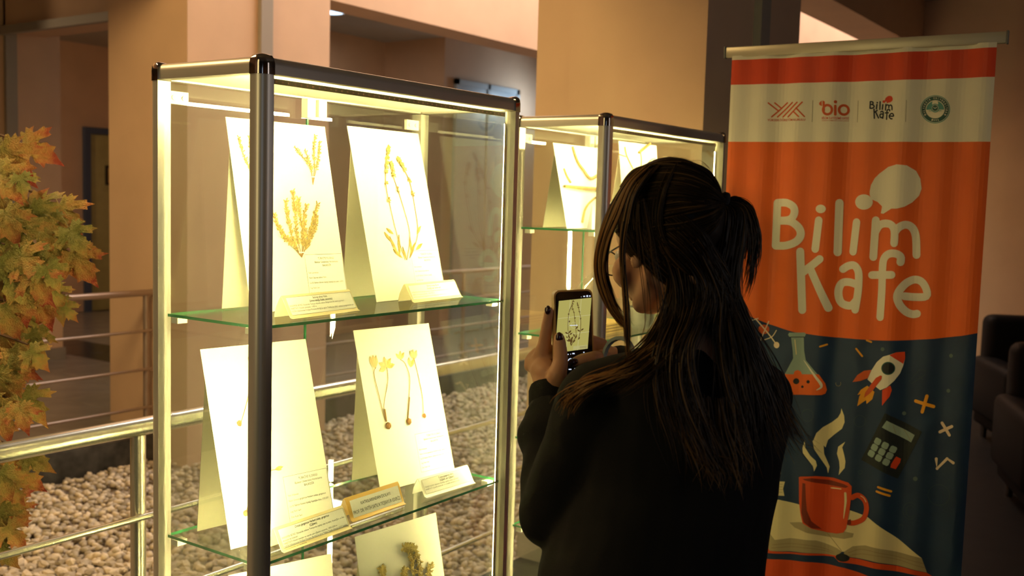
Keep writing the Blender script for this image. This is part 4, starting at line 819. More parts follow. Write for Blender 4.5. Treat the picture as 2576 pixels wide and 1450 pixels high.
rr(-52, -62, 52, 72, 'dark', 1)
q = [Z2(1500, 1185), Z2(1795, 1345), Z2(1755, 1425), Z2(1449, 1258)]; P.px(q, 'teal', 2); P.stroke([Z2(1565, 1235), Z2(1592, 1322)], .9, 'brown', 3); P.stroke([Z2(1680, 1288), Z2(1752, 1410)], .9, 'brown', 3)
for i in range(3):
    for j in range(3):
        c_ = Z3(1217+i*71-j*31, 38+i*38+j*58); h_ = 8.2; w_ = 8.4
        P.px([(c_[0]+a*ux-b*uy, c_[1]+a*uy+b*ux) for a, b in ((-w_, -h_+3), (-w_+3, -h_), (w_-3, -h_), (w_, -h_+3), (w_, h_-3), (w_-3, h_), (-w_+3, h_), (-w_, h_-3))], 'teal', 2)
P.px([Z3(*q) for q in ((1388, 182), (1428, 205), (1420, 240), (1382, 300), (1335, 282), (1342, 250), (1375, 195))], 'red', 2)
P.build('printed_calculator')
m = MB(); m.obox((BA+BB)/2+np.array([0, 0, ZT+.012])-BN*.001, BX, BN, np.array([0, 0, 1.]), (BW/2+.022, .007, .016)); bevel(m.build('top_bar', mat('pale aluminium bar', (.62, .56, .42), .35, .3), banner), .003)
for s_ in (-1, 1): bevel(MB().obox((BA+BB)/2+BX*s_*(BW/2+.0245)+np.array([0, 0, ZT+.012]), BX, BN, np.array([0, 0, 1.]), (.0025, .009, .018)).build('end_cap', mat('grey end cap', (.2, .2, .18), .4), banner), .001)
bevel(MB().obox((BA+BB)/2+np.array([0, 0, .045]), BX, BN, np.array([0, 0, 1.]), (BW/2+.02, .045, .04)).build('base_case', ALU, banner), .01)
MB().tube([(BA+BB)/2-BN*.03+np.array([0, 0, z]) for z in (.05, 1., ZT+.01)], .008, 10).build('pole', ALU, banner, 60)

# ------------------------------------------------------------ dark armchairs
LEATH = mat('black leather', (.005, .004, .004), .6, spec=.15, bump=.2, bscale=80)
def armchair(c, rz, label):
    root = empty('armchair', c, label, 'armchair', 'armchairs'); cr, sr = math.cos(rz), math.sin(rz); ax = np.array([cr, sr, 0]); ay = np.array([-sr, cr, 0]); az = np.array([0, 0, 1.])
    def part(n, o, h, bev=.04): x = MB().obox(np.array(c)+ax*o[0]+ay*o[1]+az*o[2], ax, ay, az, h).build(n, LEATH, root); bevel(x, bev, 3)
    part('base', (0, 0, .20), (.40, .38, .10), .02); part('seat_cushion', (0, -.06, .37), (.28, .32, .075)); part('backrest', (0, .33, .58), (.38, .10, .29), .06)
    for s_ in (-1, 1): part('armrest', (s_*.36, -.02, .38), (.09, .38, .20), .05)
    for a in (-1, 1):
        for b in (-1, 1): MB().lathe(np.array(c)+ax*a*.34+ay*b*.32, [(.02, .0), (.025, .10)], 12).build('leg', CHROME, root, 40)
armchair((6.35, -.62, 0), -1.1, 'black leather armchair against the far wall, partly behind the banner')
armchair((4.75, -1.02, 0), -1.2, 'black leather armchair right behind the banner, nearer than the other')

# ------------------------------------------------------------ phone
TLp = at(1399.5, 731, 1.795); TRp = at(1496, 727, 1.820); BLp = at(1390.5, 962, 1.80)
ex = (TRp-TLp); PWd = np.linalg.norm(ex); ex /= PWd; ez = TLp-BLp; ez -= ex*(ez@ex); PHt = np.linalg.norm(ez); ez /= PHt
PWd *= 1.01; scr = Plane((BLp+TLp-ez*PHt)/2, ex, ez)
if scr.n@FWD > 0: scr.n = -scr.n
PO = BLp
phone = empty('smartphone', scr.P(PWd/2, 0), 'smartphone in a clear golden case held up, photographing the pressed flower spikes', 'phone')
def rrect(a0, b0, a1, b1, r, n=6):
    P = []
    for cx2, cy2, t0 in ((a1-r, b1-r, 0), (a0+r, b1-r, PI/2), (a0+r, b0+r, PI), (a1-r, b0+r, 3*PI/2)):
        for i in range(n+1): t = t0+i/n*PI/2; P.append((cx2+r*math.cos(t), cy2+r*math.sin(t)))
    return P
MB().prism(rrect(0, 0, PWd, PHt, .011), -.011, .0004, f=lambda x, y, z: scr.P(x, y, z)).build('protective_case', mat('golden clear case', (.55, .36, .14), .18, coat=.6), phone, 40)
MB().prism(rrect(.003, .003, PWd-.003, PHt-.003, .009), -.008, .0012, f=lambda x, y, z: scr.P(x, y, z)).build('body', mat('phone glass black', (.006, .006, .007), .12), phone, 40)
def quad(m, pts, mi=0, h=.0016): m.add([scr.P(*scr.px(*q), h) for q in pts], [tuple(range(len(pts)))], mi)
def PZ(x, y): return (1300+x*.2068, 700+y*.2068)
SE = [emis('screen image olive', (.42, .37, .10), 1.0), emis('screen plant brown', (.10, .055, .015), 1.0), emis('screen grid', (.62, .58, .30), 1.0), emis('screen white', (.75, .82, 1), 1.0), emis('screen label', (.45, .41, .16), 1.0)]
m = MB(); quad(m, [PZ(508, 278), PZ(905, 238), PZ(858, 858), PZ(460, 912)], 0)
for a, b in (((500, 493), (893, 447)), ((480, 700), (878, 652)), ((647, 262), (596, 893)), ((780, 250), (735, 876))):
    p, q = np.array(PZ(*a)), np.array(PZ(*b)); t = (q-p)/np.linalg.norm(q-p); nn_ = np.array([-t[1], t[0]])*.35; quad(m, [p+nn_, q+nn_, q-nn_, p-nn_], 2, .0018)
def sst(pts, w, mi=1, h=.0019):
    L = smoothline([PZ(*q) for q in pts], 4); T = np.gradient(L, axis=0); T /= np.linalg.norm(T, axis=1)[:, None]; N = np.stack([-T[:, 1], T[:, 0]], 1)*w/2
    for i in range(len(L)-1): quad(m, [L[i]+N[i], L[i+1]+N[i+1], L[i+1]-N[i+1], L[i]-N[i]], mi, h)
    return L
def sl(x, y, an, L, W, h=.002):
    a = math.radians(an); quad(m, [PZ(x+math.cos(a)*L*t-math.sin(a)*w*W, y-math.sin(a)*L*t-math.cos(a)*w*W) for t, w in ((0, 0), (.3, .8), (.6, 1), (1, 0), (.6, -1), (.3, -.8))], 1, h)
for pts in ([(683, 268), (660, 340), (632, 410), (620, 520), (620, 660), (650, 760), (660, 822)], [(668, 350), (690, 420), (700, 500), (712, 600), (715, 700), (690, 750), (664, 812)], [(732, 300), (755, 400), (772, 500), (770, 620), (755, 700), (740, 752)]): sst(pts, 1.3)
for x, y, c in [(683, 285, 14), (676, 310, 14), (668, 335, 15), (655, 360, 12), (640, 380, 10), (675, 375, 13), (690, 412, 10), (732, 305, 12), (738, 330, 12), (745, 358, 11), (758, 410, 12), (770, 495, 12), (627, 440, 14), (702, 487, 12)]:
    for k in range(5): sl(x+random.uniform(-4, 4), y+random.uniform(-6, 6), random.uniform(0, 360), c, 4.5)
for x, y, an, L, W in ((622, 680, 150, 48, 10), (625, 672, 50, 50, 11), (632, 690, 30, 50, 9), (640, 740, 110, 60, 10), (650, 760, 60, 60, 11), (655, 780, 130, 60, 12), (655, 800, 80, 70, 12), (640, 770, 160, 45, 9), (670, 790, 50, 60, 11), (705, 740, 70, 55, 10), (715, 620, 60, 45, 10), (770, 640, 35, 50, 9), (768, 650, 150, 48, 9), (745, 745, 60, 34, 8), (700, 720, 110, 50, 9), (630, 540, 70, 28, 9), (655, 825, 95, 60, 9), (615, 730, 130, 30, 8)): sl(x, y, an, L, W)
quad(m, [PZ(683, 828), PZ(855, 812), PZ(853, 858), PZ(680, 876)], 4, .0018)
for y in (838, 852): sst([(760, y), (845, y-10)], .7, 1, .0021)
c = PZ(687, 573)
for i in range(18):
    a, b = 2*PI*i/18, 2*PI*(i+1)/18; quad(m, [(c[0]+7*math.cos(a), c[1]+8*math.sin(a)), (c[0]+7*math.cos(b), c[1]+8*math.sin(b)), (c[0]+6.5*math.cos(b), c[1]+7.5*math.sin(b)), (c[0]+6.5*math.cos(a), c[1]+7.5*math.sin(a))], 2, .0022)
quad(m, [PZ(638, 573), PZ(735, 569), PZ(735, 576), PZ(638, 580)], 3, .0023)
c = PZ(650, 1020); quad(m, [(c[0]+7.4*math.cos(2*PI*i/20), c[1]+9.5*math.sin(2*PI*i/20)) for i in range(20)], 3, .0018)
for x, y, w, h in ((815, 222, 22, 12), (852, 219, 20, 20), (884, 218, 16, 14), (780, 228, 3, 10), (620, 928, 12, 10), (651, 925, 5, 12), (685, 918, 28, 14), (811, 903, 14, 12), (643, 1110, 34, 12), (712, 1098, 34, 6), (780, 1088, 30, 5)): quad(m, [PZ(x-w/2, y-h/2), PZ(x+w/2, y-h/2-1), PZ(x+w/2, y+h/2), PZ(x-w/2, y+h/2)], 3, .0018)
m.build('lit_screen', SE, phone)

# ------------------------------------------------------------ the woman
SKIN = mat('skin', (.56, .30, .17), .5, spec=.35); 
def sph(bl, c, r, sc=None, R=None): bl.append((np.array(c, float), r, sc, R))
def caps(bl, P, r, k=None):
    P = [np.array(p, float) for p in P]; r = list(r)
    for i in range(len(P)-1):
        L = np.linalg.norm(P[i+1]-P[i]); n = max(2, int(L/(min(r[i], r[i+1])*.35))+1)
        for j in range(n+1): t = j/n; sph(bl, P[i]+(P[i+1]-P[i])*t, r[i]+(r[i+1]-r[i])*t)
_ico = {}
def ico(sub):
    if sub not in _ico:
        bm = bmesh.new(); bmesh.ops.create_icosphere(bm, subdivisions=sub, radius=1); _ico[sub] = (np.array([v.co[:] for v in bm.verts]), np.array([[v.index for v in f.verts] for f in bm.faces])); bm.free()
    return _ico[sub]
def blob(name, bl, vox, mat_, parent=None, smooth=6, org=None, extra=None, disp=0, dsc=9.):
    V = []; Fc = []; n = 0
    for c, r, sc, R in bl:
        U, T = ico(3 if r > .04 else 2); W = U*r*(1.0 if sc is None else np.array(sc))
        if R is not None: W = W@np.array(R).T
        V.append(W+c); Fc.append(T+n); n += len(U)
    V = np.concatenate(V); Fc = np.concatenate(Fc).tolist()
    if extra:
        for EV, EF in extra: Fc += [[i+n for i in f] for f in EF]; V = np.concatenate([V, EV]); n += len(EV)
    base = ORG[parent.name] if parent else np.zeros(3)
    if org is None: org = base
    org = np.array(org, float); me = bpy.data.meshes.new(name); me.from_pydata((V-org).tolist(), [], Fc); o = bpy.data.objects.new(name, me); COL.objects.link(o)
    md = o.modifiers.new('r', 'REMESH'); md.mode = 'VOXEL'; md.voxel_size = vox; s_ = o.modifiers.new('s', 'SMOOTH'); s_.iterations = smooth; s_.factor = .5
    bpy.context.view_layer.update(); dg = bpy.context.evaluated_depsgraph_get(); me2 = bpy.data.meshes.new_from_object(o.evaluated_get(dg)); o.modifiers.clear(); o.data = me2; bpy.data.meshes.remove(me)
    if disp:
        k = len(me2.vertices); co = np.empty(k*3); me2.vertices.foreach_get('co', co); co = co.reshape(-1, 3); no = np.empty(k*3); me2.vertex_normals.foreach_get('vector', no) if hasattr(me2, 'vertex_normals') else None; no = no.reshape(-1, 3)
        a = np.array([noise.noise(Vector((p[0]*dsc, p[1]*dsc, p[2]*dsc*.6)))+.5*noise.noise(Vector((p[0]*dsc*2.3+5, p[1]*dsc*2.3, p[2]*dsc))) for p in co]); a = 1-np.abs(a)*2
        co = co+no*(a*disp)[:, None]; me2.vertices.foreach_set('co', co.ravel()); me2.update()
    me2.materials.clear(); me2.materials.append(mat_); me2.shade_smooth(); me2.name = name
    if parent: o.parent = parent
    o.location = org-base; ORG[o.name] = org; return o
FH = np.array([FWD[0], FWD[1], 0]); FH /= np.linalg.norm(FH); RH = np.array([RGT[0], RGT[1], 0]); RH /= np.linalg.norm(RH); ZU = np.array([0, 0, 1.])
def dirl(deg): a = math.radians(deg); return FH*math.cos(a)-RH*math.sin(a)     # deg to the left of the line of sight
TF = dirl(28); TL_ = dirl(118)                                                    # torso front, torso left
HF = dirl(40); HF = HF*math.cos(.36)-ZU*math.sin(.36); HL = dirl(130); HU = np.cross(HF, HL); HR = np.stack([-HL, HF, HU], 1)
HC = at(1672, 606, 1.66)
def hd(x, y, z): return HC-HL*x+HF*y+HU*z          # head frame: x to her right, y forward, z up
sh_l = at(1500, 1012, 1.60); el_l = at(1385, 1290, 1.68); wr_l = at(1382, 978, 1.80)
sh_r = at(1900, 1000, 1.75); el_r = at(1800, 1240, 1.95); wr_r = at(1548, 905, 1.87)
hip = at(1640, 1430, 1.66); hl = hip+TL_*.078-ZU*.04; hr = hip-TL_*.078-ZU*.04
kn_l = np.array([hl[0], hl[1], .50])+TF*.02+TL_*.02; kn_r = np.array([hr[0], hr[1], .50])+TF*.02-TL_*.02; an_l = np.array([kn_l[0], kn_l[1], .09])-TF*.03; an_r = np.array([kn_r[0], kn_r[1], .09])-TF*.03
nb = at(1765, 850, 1.64); nt_ = hd(0, -.035, -.07)
B1 = []
Rm = HR
sph(B1, hd(0, -.012, .022), 1, (.074, .092, .100), Rm); sph(B1, hd(0, .035, -.035), 1, (.058, .056, .075), Rm); sph(B1, hd(0, .058, -.088), 1, (.028, .022, .020), Rm)
caps(B1, [hd(-.045, .0, -.06), hd(-.03, .05, -.09)], [.022, .018]); caps(B1, [hd(.045, .0, -.06), hd(.03, .05, -.09)], [.022, .018])
caps(B1, [hd(0, .084, .0), hd(0, .104, -.036)], [.008, .012]); sph(B1, hd(0, .088, -.062), 1, (.022, .010, .007), Rm); sph(B1, hd(0, .086, -.072), 1, (.018, .010, .007), Rm)
for s_ in (-1, 1):
    sph(B1, hd(s_*.075, -.005, -.012), 1, (.008, .018, .030), Rm); sph(B1, hd(s_*.079, .0, -.034), 1, (.007, .010, .012), Rm); sph(B1, hd(s_*.035, .055, -.035), .032)
caps(B1, [nt_, nb], [.050, .052]); caps(B1, [nb, nb-ZU*.05+TF*.01], [.055, .09])
spine = [at(x, y, d) for x, y, d in ((1745, 960, 1.655), (1725, 1040, 1.665), (1705, 1130, 1.67), (1685, 1240, 1.67), (1655, 1350, 1.67), (1640, 1440, 1.67))]
RT = np.stack([TL_, TF, ZU], 1)
for i in range(len(spine)-1):
    for t in np.linspace(0, 1, 5): sph(B1, spine[i]*(1-t)+spine[i+1]*t, 1, (.145, .085, .06), RT)
for S, E_, Wq, Hp, K_, A_ in ((sh_l, el_l, wr_l, hl, kn_l, an_l), (sh_r, el_r, wr_r, hr, kn_r, an_r)):
    caps(B1, [S, E_, Wq], [.042, .034, .024]); caps(B1, [Hp, K_, A_], [.075, .055, .036]); caps(B1, [A_-ZU*.045, A_-ZU*.05+TF*.13], [.03, .024]); caps(B1, [nb-ZU*.05, S], [.05, .042])
# left hand gripping the phone
def PH(x, y, d): return at(1300+x*.2068, 700+y*.2068, d)
caps(B1, [wr_l, PH(385, 1300, 1.80)], [.024, .026])
caps(B1, [PH(385, 1290, 1.80), PH(230, 1030, 1.835)], [.026, .016]); caps(B1, [PH(385, 1290, 1.80), PH(300, 950, 1.83)], [.026, .015]); caps(B1, [PH(400, 1290, 1.80), PH(380, 1010, 1.825)], [.026, .016]); caps(B1, [PH(470, 1300, 1.79), PH(490, 1200, 1.772)], [.022, .018])
caps(B1, [PH(320, 1130, 1.815), PH(360, 1160, 1.80)], [.024, .02])
caps(B1, [PH(300, 950, 1.825), PH(340, 790, 1.818), PH(366, 590, 1.806), PH(392, 400, 1.796)], [.0155, .0128, .0110, .0088])        # index finger along the edge
caps(B1, [PH(200, 965, 1.845), PH(250, 900, 1.845), PH(450, 870, 1.830), PH(560, 860, 1.834)], [.0125, .0105, .0095, .008])       # middle, ring, little curl behind
caps(B1, [PH(165, 1015, 1.845), PH(240, 1000, 1.850), PH(450, 990, 1.832), PH(560, 975, 1.836)], [.012, .0100, .0092, .008])
caps(B1, [PH(160, 1075, 1.84), PH(260, 1105, 1.845), PH(430, 1100, 1.832), PH(540, 1090, 1.834)], [.0115, .0092, .0084, .007])
caps(B1, [PH(210, 1030, 1.84), PH(170, 1050, 1.842), PH(210, 960, 1.845)], [.016, .0125, .013])
caps(B1, [PH(490, 1180, 1.770), PH(530, 1040, 1.776), PH(530, 900, 1.780), PH(520, 780, 1.783), PH(516, 712, 1.784)], [.0175, .0145, .0132, .0118, .0092])   # thumb over the screen
# right hand
caps(B1, [wr_r, at(1530, 905, 1.862)], [.024, .025]); caps(B1, [at(1530, 905, 1.862), at(1512, 885, 1.866)], [.024, .020])
caps(B1, [at(1515, 902, 1.842), at(1490, 900, 1.806), at(1462, 905, 1.797), at(1443, 912, 1.792)], [.016, .0118, .0108, .0085])
for dy, r_ in ((-22, .0095), (0, .0095), (24, .009), (44, .008)): caps(B1, [at(1516, 885+dy*.9, 1.868), at(1494, 878+dy, 1.858), at(1462, 880+dy, 1.850), at(1440, 884+dy, 1.848)], [.0105, r_, r_*.95, r_*.85])
foot = (an_l+an_r)/2; foot[2] = 0
body = blob('person', B1, .0036, SKIN, None, 5, org=foot); 
co = np.array([v.co[:] for v in body.data.vertices])+ORG['person']; q = co-scr.O; pa, pb, ph = q@scr.ex, q@scr.ez, q@scr.n; e_ = .0022
lo_ = np.array([.004, .004, -.0075]); hi_ = np.array([PWd-.004, PHt-.004, -.0010]); RR_ = .004+e_
for i in range(len(co)):      # the grip presses flat against the phone's rounded body
    p_ = np.array([pa[i], pb[i], ph[i]])
    if p_[0] < -.01 or p_[0] > PWd+.01 or p_[1] < -.01 or p_[1] > PHt+.01 or p_[2] < -.02 or p_[2] > .01: continue
    if p_[1] < .05 and -.013 < p_[2] < .0035 and -.002 < p_[0] < PWd+.002 and p_[1] > -.002 and (p_[0] < .026 or p_[0] > PWd-.014):   # the web of the hand stays outside the corner
        q_ = p_.copy()
        if p_[0] > PWd-.014: q_[0] = PWd+.0022
        elif p_[0] < .026: q_[0] = -.0040
        else: q_[1] = -.0022
        n_ = q_-p_; body.data.vertices[i].co += Vector(scr.ex*n_[0]+scr.ez*n_[1]+scr.n*n_[2]); continue
    c_ = np.minimum(np.maximum(p_, lo_), hi_); w_ = p_-c_; dd = np.linalg.norm(w_)
    if dd >= RR_: continue
    if dd < 1e-6:
        w_ = np.array([0, 0, 1. if p_[2] > -.004 else -1.]); c_[2] = hi_[2] if w_[2] > 0 else lo_[2]; dd = 1
    n_ = c_+w_/dd*RR_-p_; body.data.vertices[i].co += Vector(scr.ex*n_[0]+scr.ez*n_[1]+scr.n*n_[2])
body.data.update()
tag(body, 'woman in a black sweatshirt with long brown hair photographing the showcase with her phone', 'person')
NAIL = mat('dark plum nail polish', (.035, .008, .012), .15, coat=.8)
for c, tipd, nn_, s_ in ((PH(516, 722, 1.782)-FWD*.0062, PH(516, 640, 1.782)-PH(516, 760, 1.782), -FWD, 1.), (PH(388, 388, 1.796)-FWD*.0068-RGT*.002, PH(402, 380, 1.82)-PH(385, 560, 1.82), -FWD-RGT*.3, .85), (at(1440, 911, 1.792)-FWD*.0062, at(1430, 914, 1.786)-at(1450, 906, 1.786), -FWD+UPV*.2, 1.)):
    t = tipd/np.linalg.norm(tipd); q = nn_-t*(nn_@t); q /= np.linalg.norm(q); s2 = np.cross(t, q); U, T = ico(2)
    meshobj('fingernail', c+(U*np.array([.0068, .0098, .0034])*s_)@np.stack([s2, t, q]), T, NAIL, body, smooth=180)
for s_ in (-1, 1):
    U, T = ico(2); meshobj('eye', hd(s_*.031, .070, -.004)+U*.0125, T, mat('eye white', (.7, .66, .6), .2), body, smooth=180)
# clothes
BLK = mat('black sweatshirt cotton', (.010, .010, .010), .9, spec=.2, bump=.3, bscale=700)
def loft(levels):
    V = []; n = 28
    for x, y, d, hw, hd_ in levels:
        c = at(x, y, d)
        for j in range(n):
            t = 2*PI*j/n; V.append(c+TL_*hw*math.copysign(abs(math.cos(t))**.85, math.cos(t))+TF*hd_*math.copysign(abs(math.sin(t))**.85, math.sin(t)))
    k = len(levels); Fc = [(i*n+j, (i+1)*n+j, (i+1)*n+(j+1) % n, i*n+(j+1) % n) for i in range(k-1) for j in range(n)]+[tuple(range(n)), tuple((k-1)*n+j for j in range(n))[::-1]]
    return np.array(V), Fc
LVL = [(1768, 862, 1.635, .062, .058), (1762, 885, 1.64, .085, .068), (1752, 915, 1.645, .125, .085), (1742, 950, 1.65, .160, .100), (1728, 1000, 1.66, .180, .115), (1712, 1080, 1.665, .183, .128), (1697, 1180, 1.67, .178, .133), (1672, 1300, 1.67, .182, .137), (1645, 1420, 1.67, .190, .140), (1630, 1540, 1.67, .188, .140), (1622, 1620, 1.67, .178, .132)]
T1 = []
caps(T1, [sh_l, el_l], [.062, .052]); caps(T1, [el_l, wr_l+(el_l-wr_l)*.32, wr_l+(el_l-wr_l)*.10], [.050, .044, .033]); caps(T1, [wr_l+(el_l-wr_l)*.30+RGT*.005, wr_l+(el_l-wr_l)*.40-RGT*.008], [.047, .046])
caps(T1, [sh_r, el_r], [.060, .055]); caps(T1, [el_r, wr_r+(el_r-wr_r)*.05], [.052, .040]); sph(T1, el_l-UPV*.005, .051)
caps(T1, [at(1740, 960, 1.655), sh_l], [.075, .062]); caps(T1, [at(1745, 960, 1.655), sh_r], [.07, .060]); caps(T1, [at(1570, 1120, 1.64), at(1500, 1300, 1.66)], [.06, .07])
shirt = blob('sweatshirt', T1, .006, BLK, body, 8, extra=[loft(LVL)], disp=.0035, dsc=11)
def band_(c, ax, r, w, mat_, name, par):
    ax = ax/np.linalg.norm(ax); t = np.cross(ax, ZU); t /= np.linalg.norm(t); b = np.cross(ax, t); m = MB(); n = 40; V = []; pr = [(r-.004, -w), (r, -w), (r+.0025, -w*.6), (r+.0025, w*.6), (r, w), (r-.004, w)]
    for i in range(n):
        a = 2*PI*i/n; q = t*math.cos(a)+b*math.sin(a); rib_ = .0006*(i % 2)
        for rr_, h_ in pr: V.append(c+q*(rr_-rib_)+ax*h_)
    k = len(pr); m.add(V, [(i*k+j, ((i+1) % n)*k+j, ((i+1) % n)*k+(j+1) % k, i*k+(j+1) % k) for i in range(n) for j in range(k)]); return m.build(name, mat_, par, 50)
band_(wr_l+(el_l-wr_l)*.085, el_l-wr_l, .034, .022, BLK, 'cuff', shirt)
band_(at(1556, 898, 1.80), RGT*.75+FWD*.75-UPV*.15, .034, .0045, mat('pale cuff piping', (.30, .36, .36), .6), 'cuff', shirt)
TR = []
for H_, K_, A_ in ((hl, kn_l, an_l), (hr, kn_r, an_r)): caps(TR, [H_, K_, A_+ZU*.03], [.086, .072, .062])
caps(TR, [hl+ZU*.03, hr+ZU*.03], [.09, .09]); blob('trousers', TR, .009, mat('black trousers', (.012, .012, .014), .85), body, 6, disp=.003)
for A_ in (an_l, an_r):
    S_ = []; caps(S_, [np.array([A_[0], A_[1], .045])-TF*.03, np.array([A_[0], A_[1], .042])+TF*.15], [.043, .036]); caps(S_, [np.array([A_[0], A_[1], .05]), np.array([A_[0], A_[1], .11])], [.045, .044])
    blob('shoe', S_, .006, mat('black shoe', (.02, .02, .02), .5), body, 4)
# glasses
GF = mat('dark glasses frame', (.03, .022, .015), .25)
gl = MB()
for s_ in (-1, 1):
    c = hd(s_*.033, .098, -.008); a = [c-HL*math.cos(t)*.024*1+HU*math.sin(t)*.021 for t in np.linspace(0, 2*PI, 25)]; gl.tube(a, .0012, 6)
    gl.tube([hd(s_*.057, .096, -.002), hd(s_*.072, .05, .0), hd(s_*.079, .0, .002), hd(s_*.077, -.02, -.008)], .0014, 6)
gl.tube([hd(-.009, .1, -.004), hd(0, .103, -.001), hd(.009, .1, -.004)], .0012, 6); gs = gl.build('eyeglasses', GF, body, 60)
for s_ in (-1, 1):
    c = hd(s_*.033, .098, -.008); MB().add([c-HL*math.cos(t)*.023+HU*math.sin(t)*.020 for t in np.linspace(0, 2*PI, 24, endpoint=False)], [tuple(range(24))]).build('lens', GLASS, gs)
# hair
def hair_mat(n, c):
    m = mat(n, c, .46, spec=.30, noise_amt=.35, scale=6); nt = m.node_tree; b = nt.nodes['Principled BSDF']; tr = nt.nodes.new('ShaderNodeBsdfTranslucent'); tr.inputs[0].default_value = (min(c[0]*3, 1), c[1]*2.6, c[2]*2, 1)
    mx = nt.nodes.new('ShaderNodeMixShader'); mx.inputs[0].default_value = .3; nt.links.new(b.outputs[0], mx.inputs[1]); nt.links.new(tr.outputs[0], mx.inputs[2]); nt.links.new(mx.outputs[0], nt.nodes['Material Output'].inputs[0]); return m
HM = [hair_mat('brown hair', (.026, .015, .007)), hair_mat('light brown hair', (.13, .075, .028)), hair_mat('backlit brown hair', (.34, .20, .07))]  # last tone has the case's backlight painted in, for front and shoulder locks
ER = np.array([.086, .104, .115])
def hit(x, y, k=1.0, fallback=None):
    d = ray(x, y); o_ = (CAM-hd(0, -.014, .020)); o2 = np.array([-(o_@HL), o_@HF, o_@HU])/(ER*k); d2 = np.array([-(d@HL), d@HF, d@HU])/(ER*k)
    A = d2@d2; Bq = o2@d2; Cq = o2@o2-1; D_ = Bq*Bq-A*Cq
    if D_ < 0: t = -Bq/A; return CAM+d*t
    return CAM+d*((-Bq-math.sqrt(D_))/A)
S_ = []; sph(S_, hd(0, -.026, .030), 1, (.080, .090, .100), Rm)
class Hair:
    def __init__(s): s.V = []; s.F = []; s.M = []; s.n = 0
    def strand(s, L, r, mi, flat=1.0):
        k = len(L); T = np.gradient(L, axis=0); T /= np.linalg.norm(T, axis=1)[:, None]+1e-9; N = np.cross(T, FWD); N /= np.linalg.norm(N, axis=1)[:, None]+1e-9; Bn = np.cross(T, N)
        t = np.linspace(0, 1, k); w = r*np.minimum(1, .35+t*5)*np.minimum(1, .08+(1-t)*3.2)
        V = np.empty((k, 3, 3))
        for j, a in enumerate((.5, 2.6, 4.7)): V[:, j] = L+(N*math.cos(a)*flat+Bn*math.sin(a)*.6)*w[:, None]
        s.V.append(V.reshape(-1, 3)); i = np.arange(k-1)[:, None]*3
        for j in range(3): jn = (j+1) % 3; s.F.append(np.hstack([i+j, i+jn, i+3+jn, i+3+j])+s.n)
        s.M.append(np.full((k-1)*3, mi)); s.n += k*3
    def sheet(s, A, B, n, r=.0010, jit=.004, light=.2, k=5, wob=.004, cut=.2, skull=False, depthj=.006, hi=1):
        def cv(G):
            if skull: return smoothline([hit(x, y, 1.0+.0*i) for i, (x, y) in enumerate(G)], k)
            return smoothline([at(*g) for g in G], k)
        a, b = cv(A), cv(B); m_ = len(a); t = np.linspace(0, 1, m_)[:, None]
        for _ in range(n):
            u = RNG.random(); L = a*(1-u)+b*u; e = 1-cut*RNG.random()
            ph = RNG.uniform(0, 6.28, 3); fr = RNG.uniform(3, 8); off = RNG.normal(0, jit, 3); amp = wob*RNG.uniform(.3, 1.3)
            L = L+off*(.35+t)*np.array([1, 1, .5])+np.sin(t*fr+ph)*amp*t+(-FWD)*RNG.random()*depthj
            if e < 1: kk = max(4, int(m_*e)); L = L[:kk]
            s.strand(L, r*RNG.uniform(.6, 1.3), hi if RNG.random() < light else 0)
    def build(s, name, par): F_ = np.concatenate(s.F); return meshobj(name, np.concatenate(s.V), F_, HM, par, np.concatenate(s.M), 180)
blob('scalp_hair', S_, .005, HM[0], body, 4)
H = Hair(); tie = (1822, 512)
def hs(A, B, n, **kw): H.sheet(A, B, n, skull=True, k=6, jit=.0018, wob=.0015, depthj=.004, cut=.05, **kw)
# top of the head back to the tie
hs([(1560, 470), (1600, 425), (1690, 412), (1770, 440), tie], [(1575, 520), (1640, 480), (1720, 480), (1790, 500), tie], 420)
hs([(1530, 560), (1590, 500), (1680, 480), (1760, 495), tie], [(1560, 600), (1640, 560), (1720, 540), (1780, 525), tie], 420)
hs([(1580, 450), (1640, 415), (1720, 408), (1780, 432), (1810, 490)], [(1600, 430), (1660, 410), (1740, 415), (1795, 455), (1815, 500)], 200)
hs([(1560, 600), (1640, 570), (1720, 560), (1785, 540), tie], [(1590, 650), (1660, 640), (1730, 620), (1790, 580), (1815, 530)], 380)
# curtain from the parting over the ear to the nape
def mixed(A, B, n, **kw):    # first points follow the skull, the rest are given with their distance
    def full(G): return [tuple(g) if len(g) == 3 else (g[0], g[1], float((hit(*g)-CAM)@FWD)-.003) for g in G]
    H.sheet(full(A), full(B), n, **kw)
mixed([(1590, 438), (1572, 510), (1578, 580), (1605, 640), (1650, 690), (1700, 730), (1745, 760, 1.58)], [(1705, 410), (1675, 480), (1665, 560), (1690, 630), (1735, 680), (1770, 710), (1800, 740, 1.59)], 620, light=.3, jit=.002, wob=.002, cut=.12, depthj=.006)
mixed([(1580, 450), (1560, 510), (1558, 575), (1575, 630), (1615, 680)], [(1660, 415), (1610, 480), (1592, 545), (1600, 600), (1640, 660)], 240, light=.45, jit=.0015, wob=.002, cut=.1)
mixed([(1600, 560), (1680, 620), (1740, 680), (1760, 740, 1.575), (1740, 800, 1.56), (1700, 850, 1.55)], [(1720, 540), (1770, 590), (1805, 660), (1830, 730, 1.595), (1840, 790, 1.59), (1850, 850, 1.59)], 800, light=.2, jit=.004, wob=.006, cut=.35)
mixed([(1650, 600), (1680, 670), (1695, 740, 1.575), (1690, 820, 1.56)], [(1765, 600), (1785, 680), (1785, 750, 1.575), (1790, 830, 1.575)], 380, light=.1, jit=.003, cut=.2)
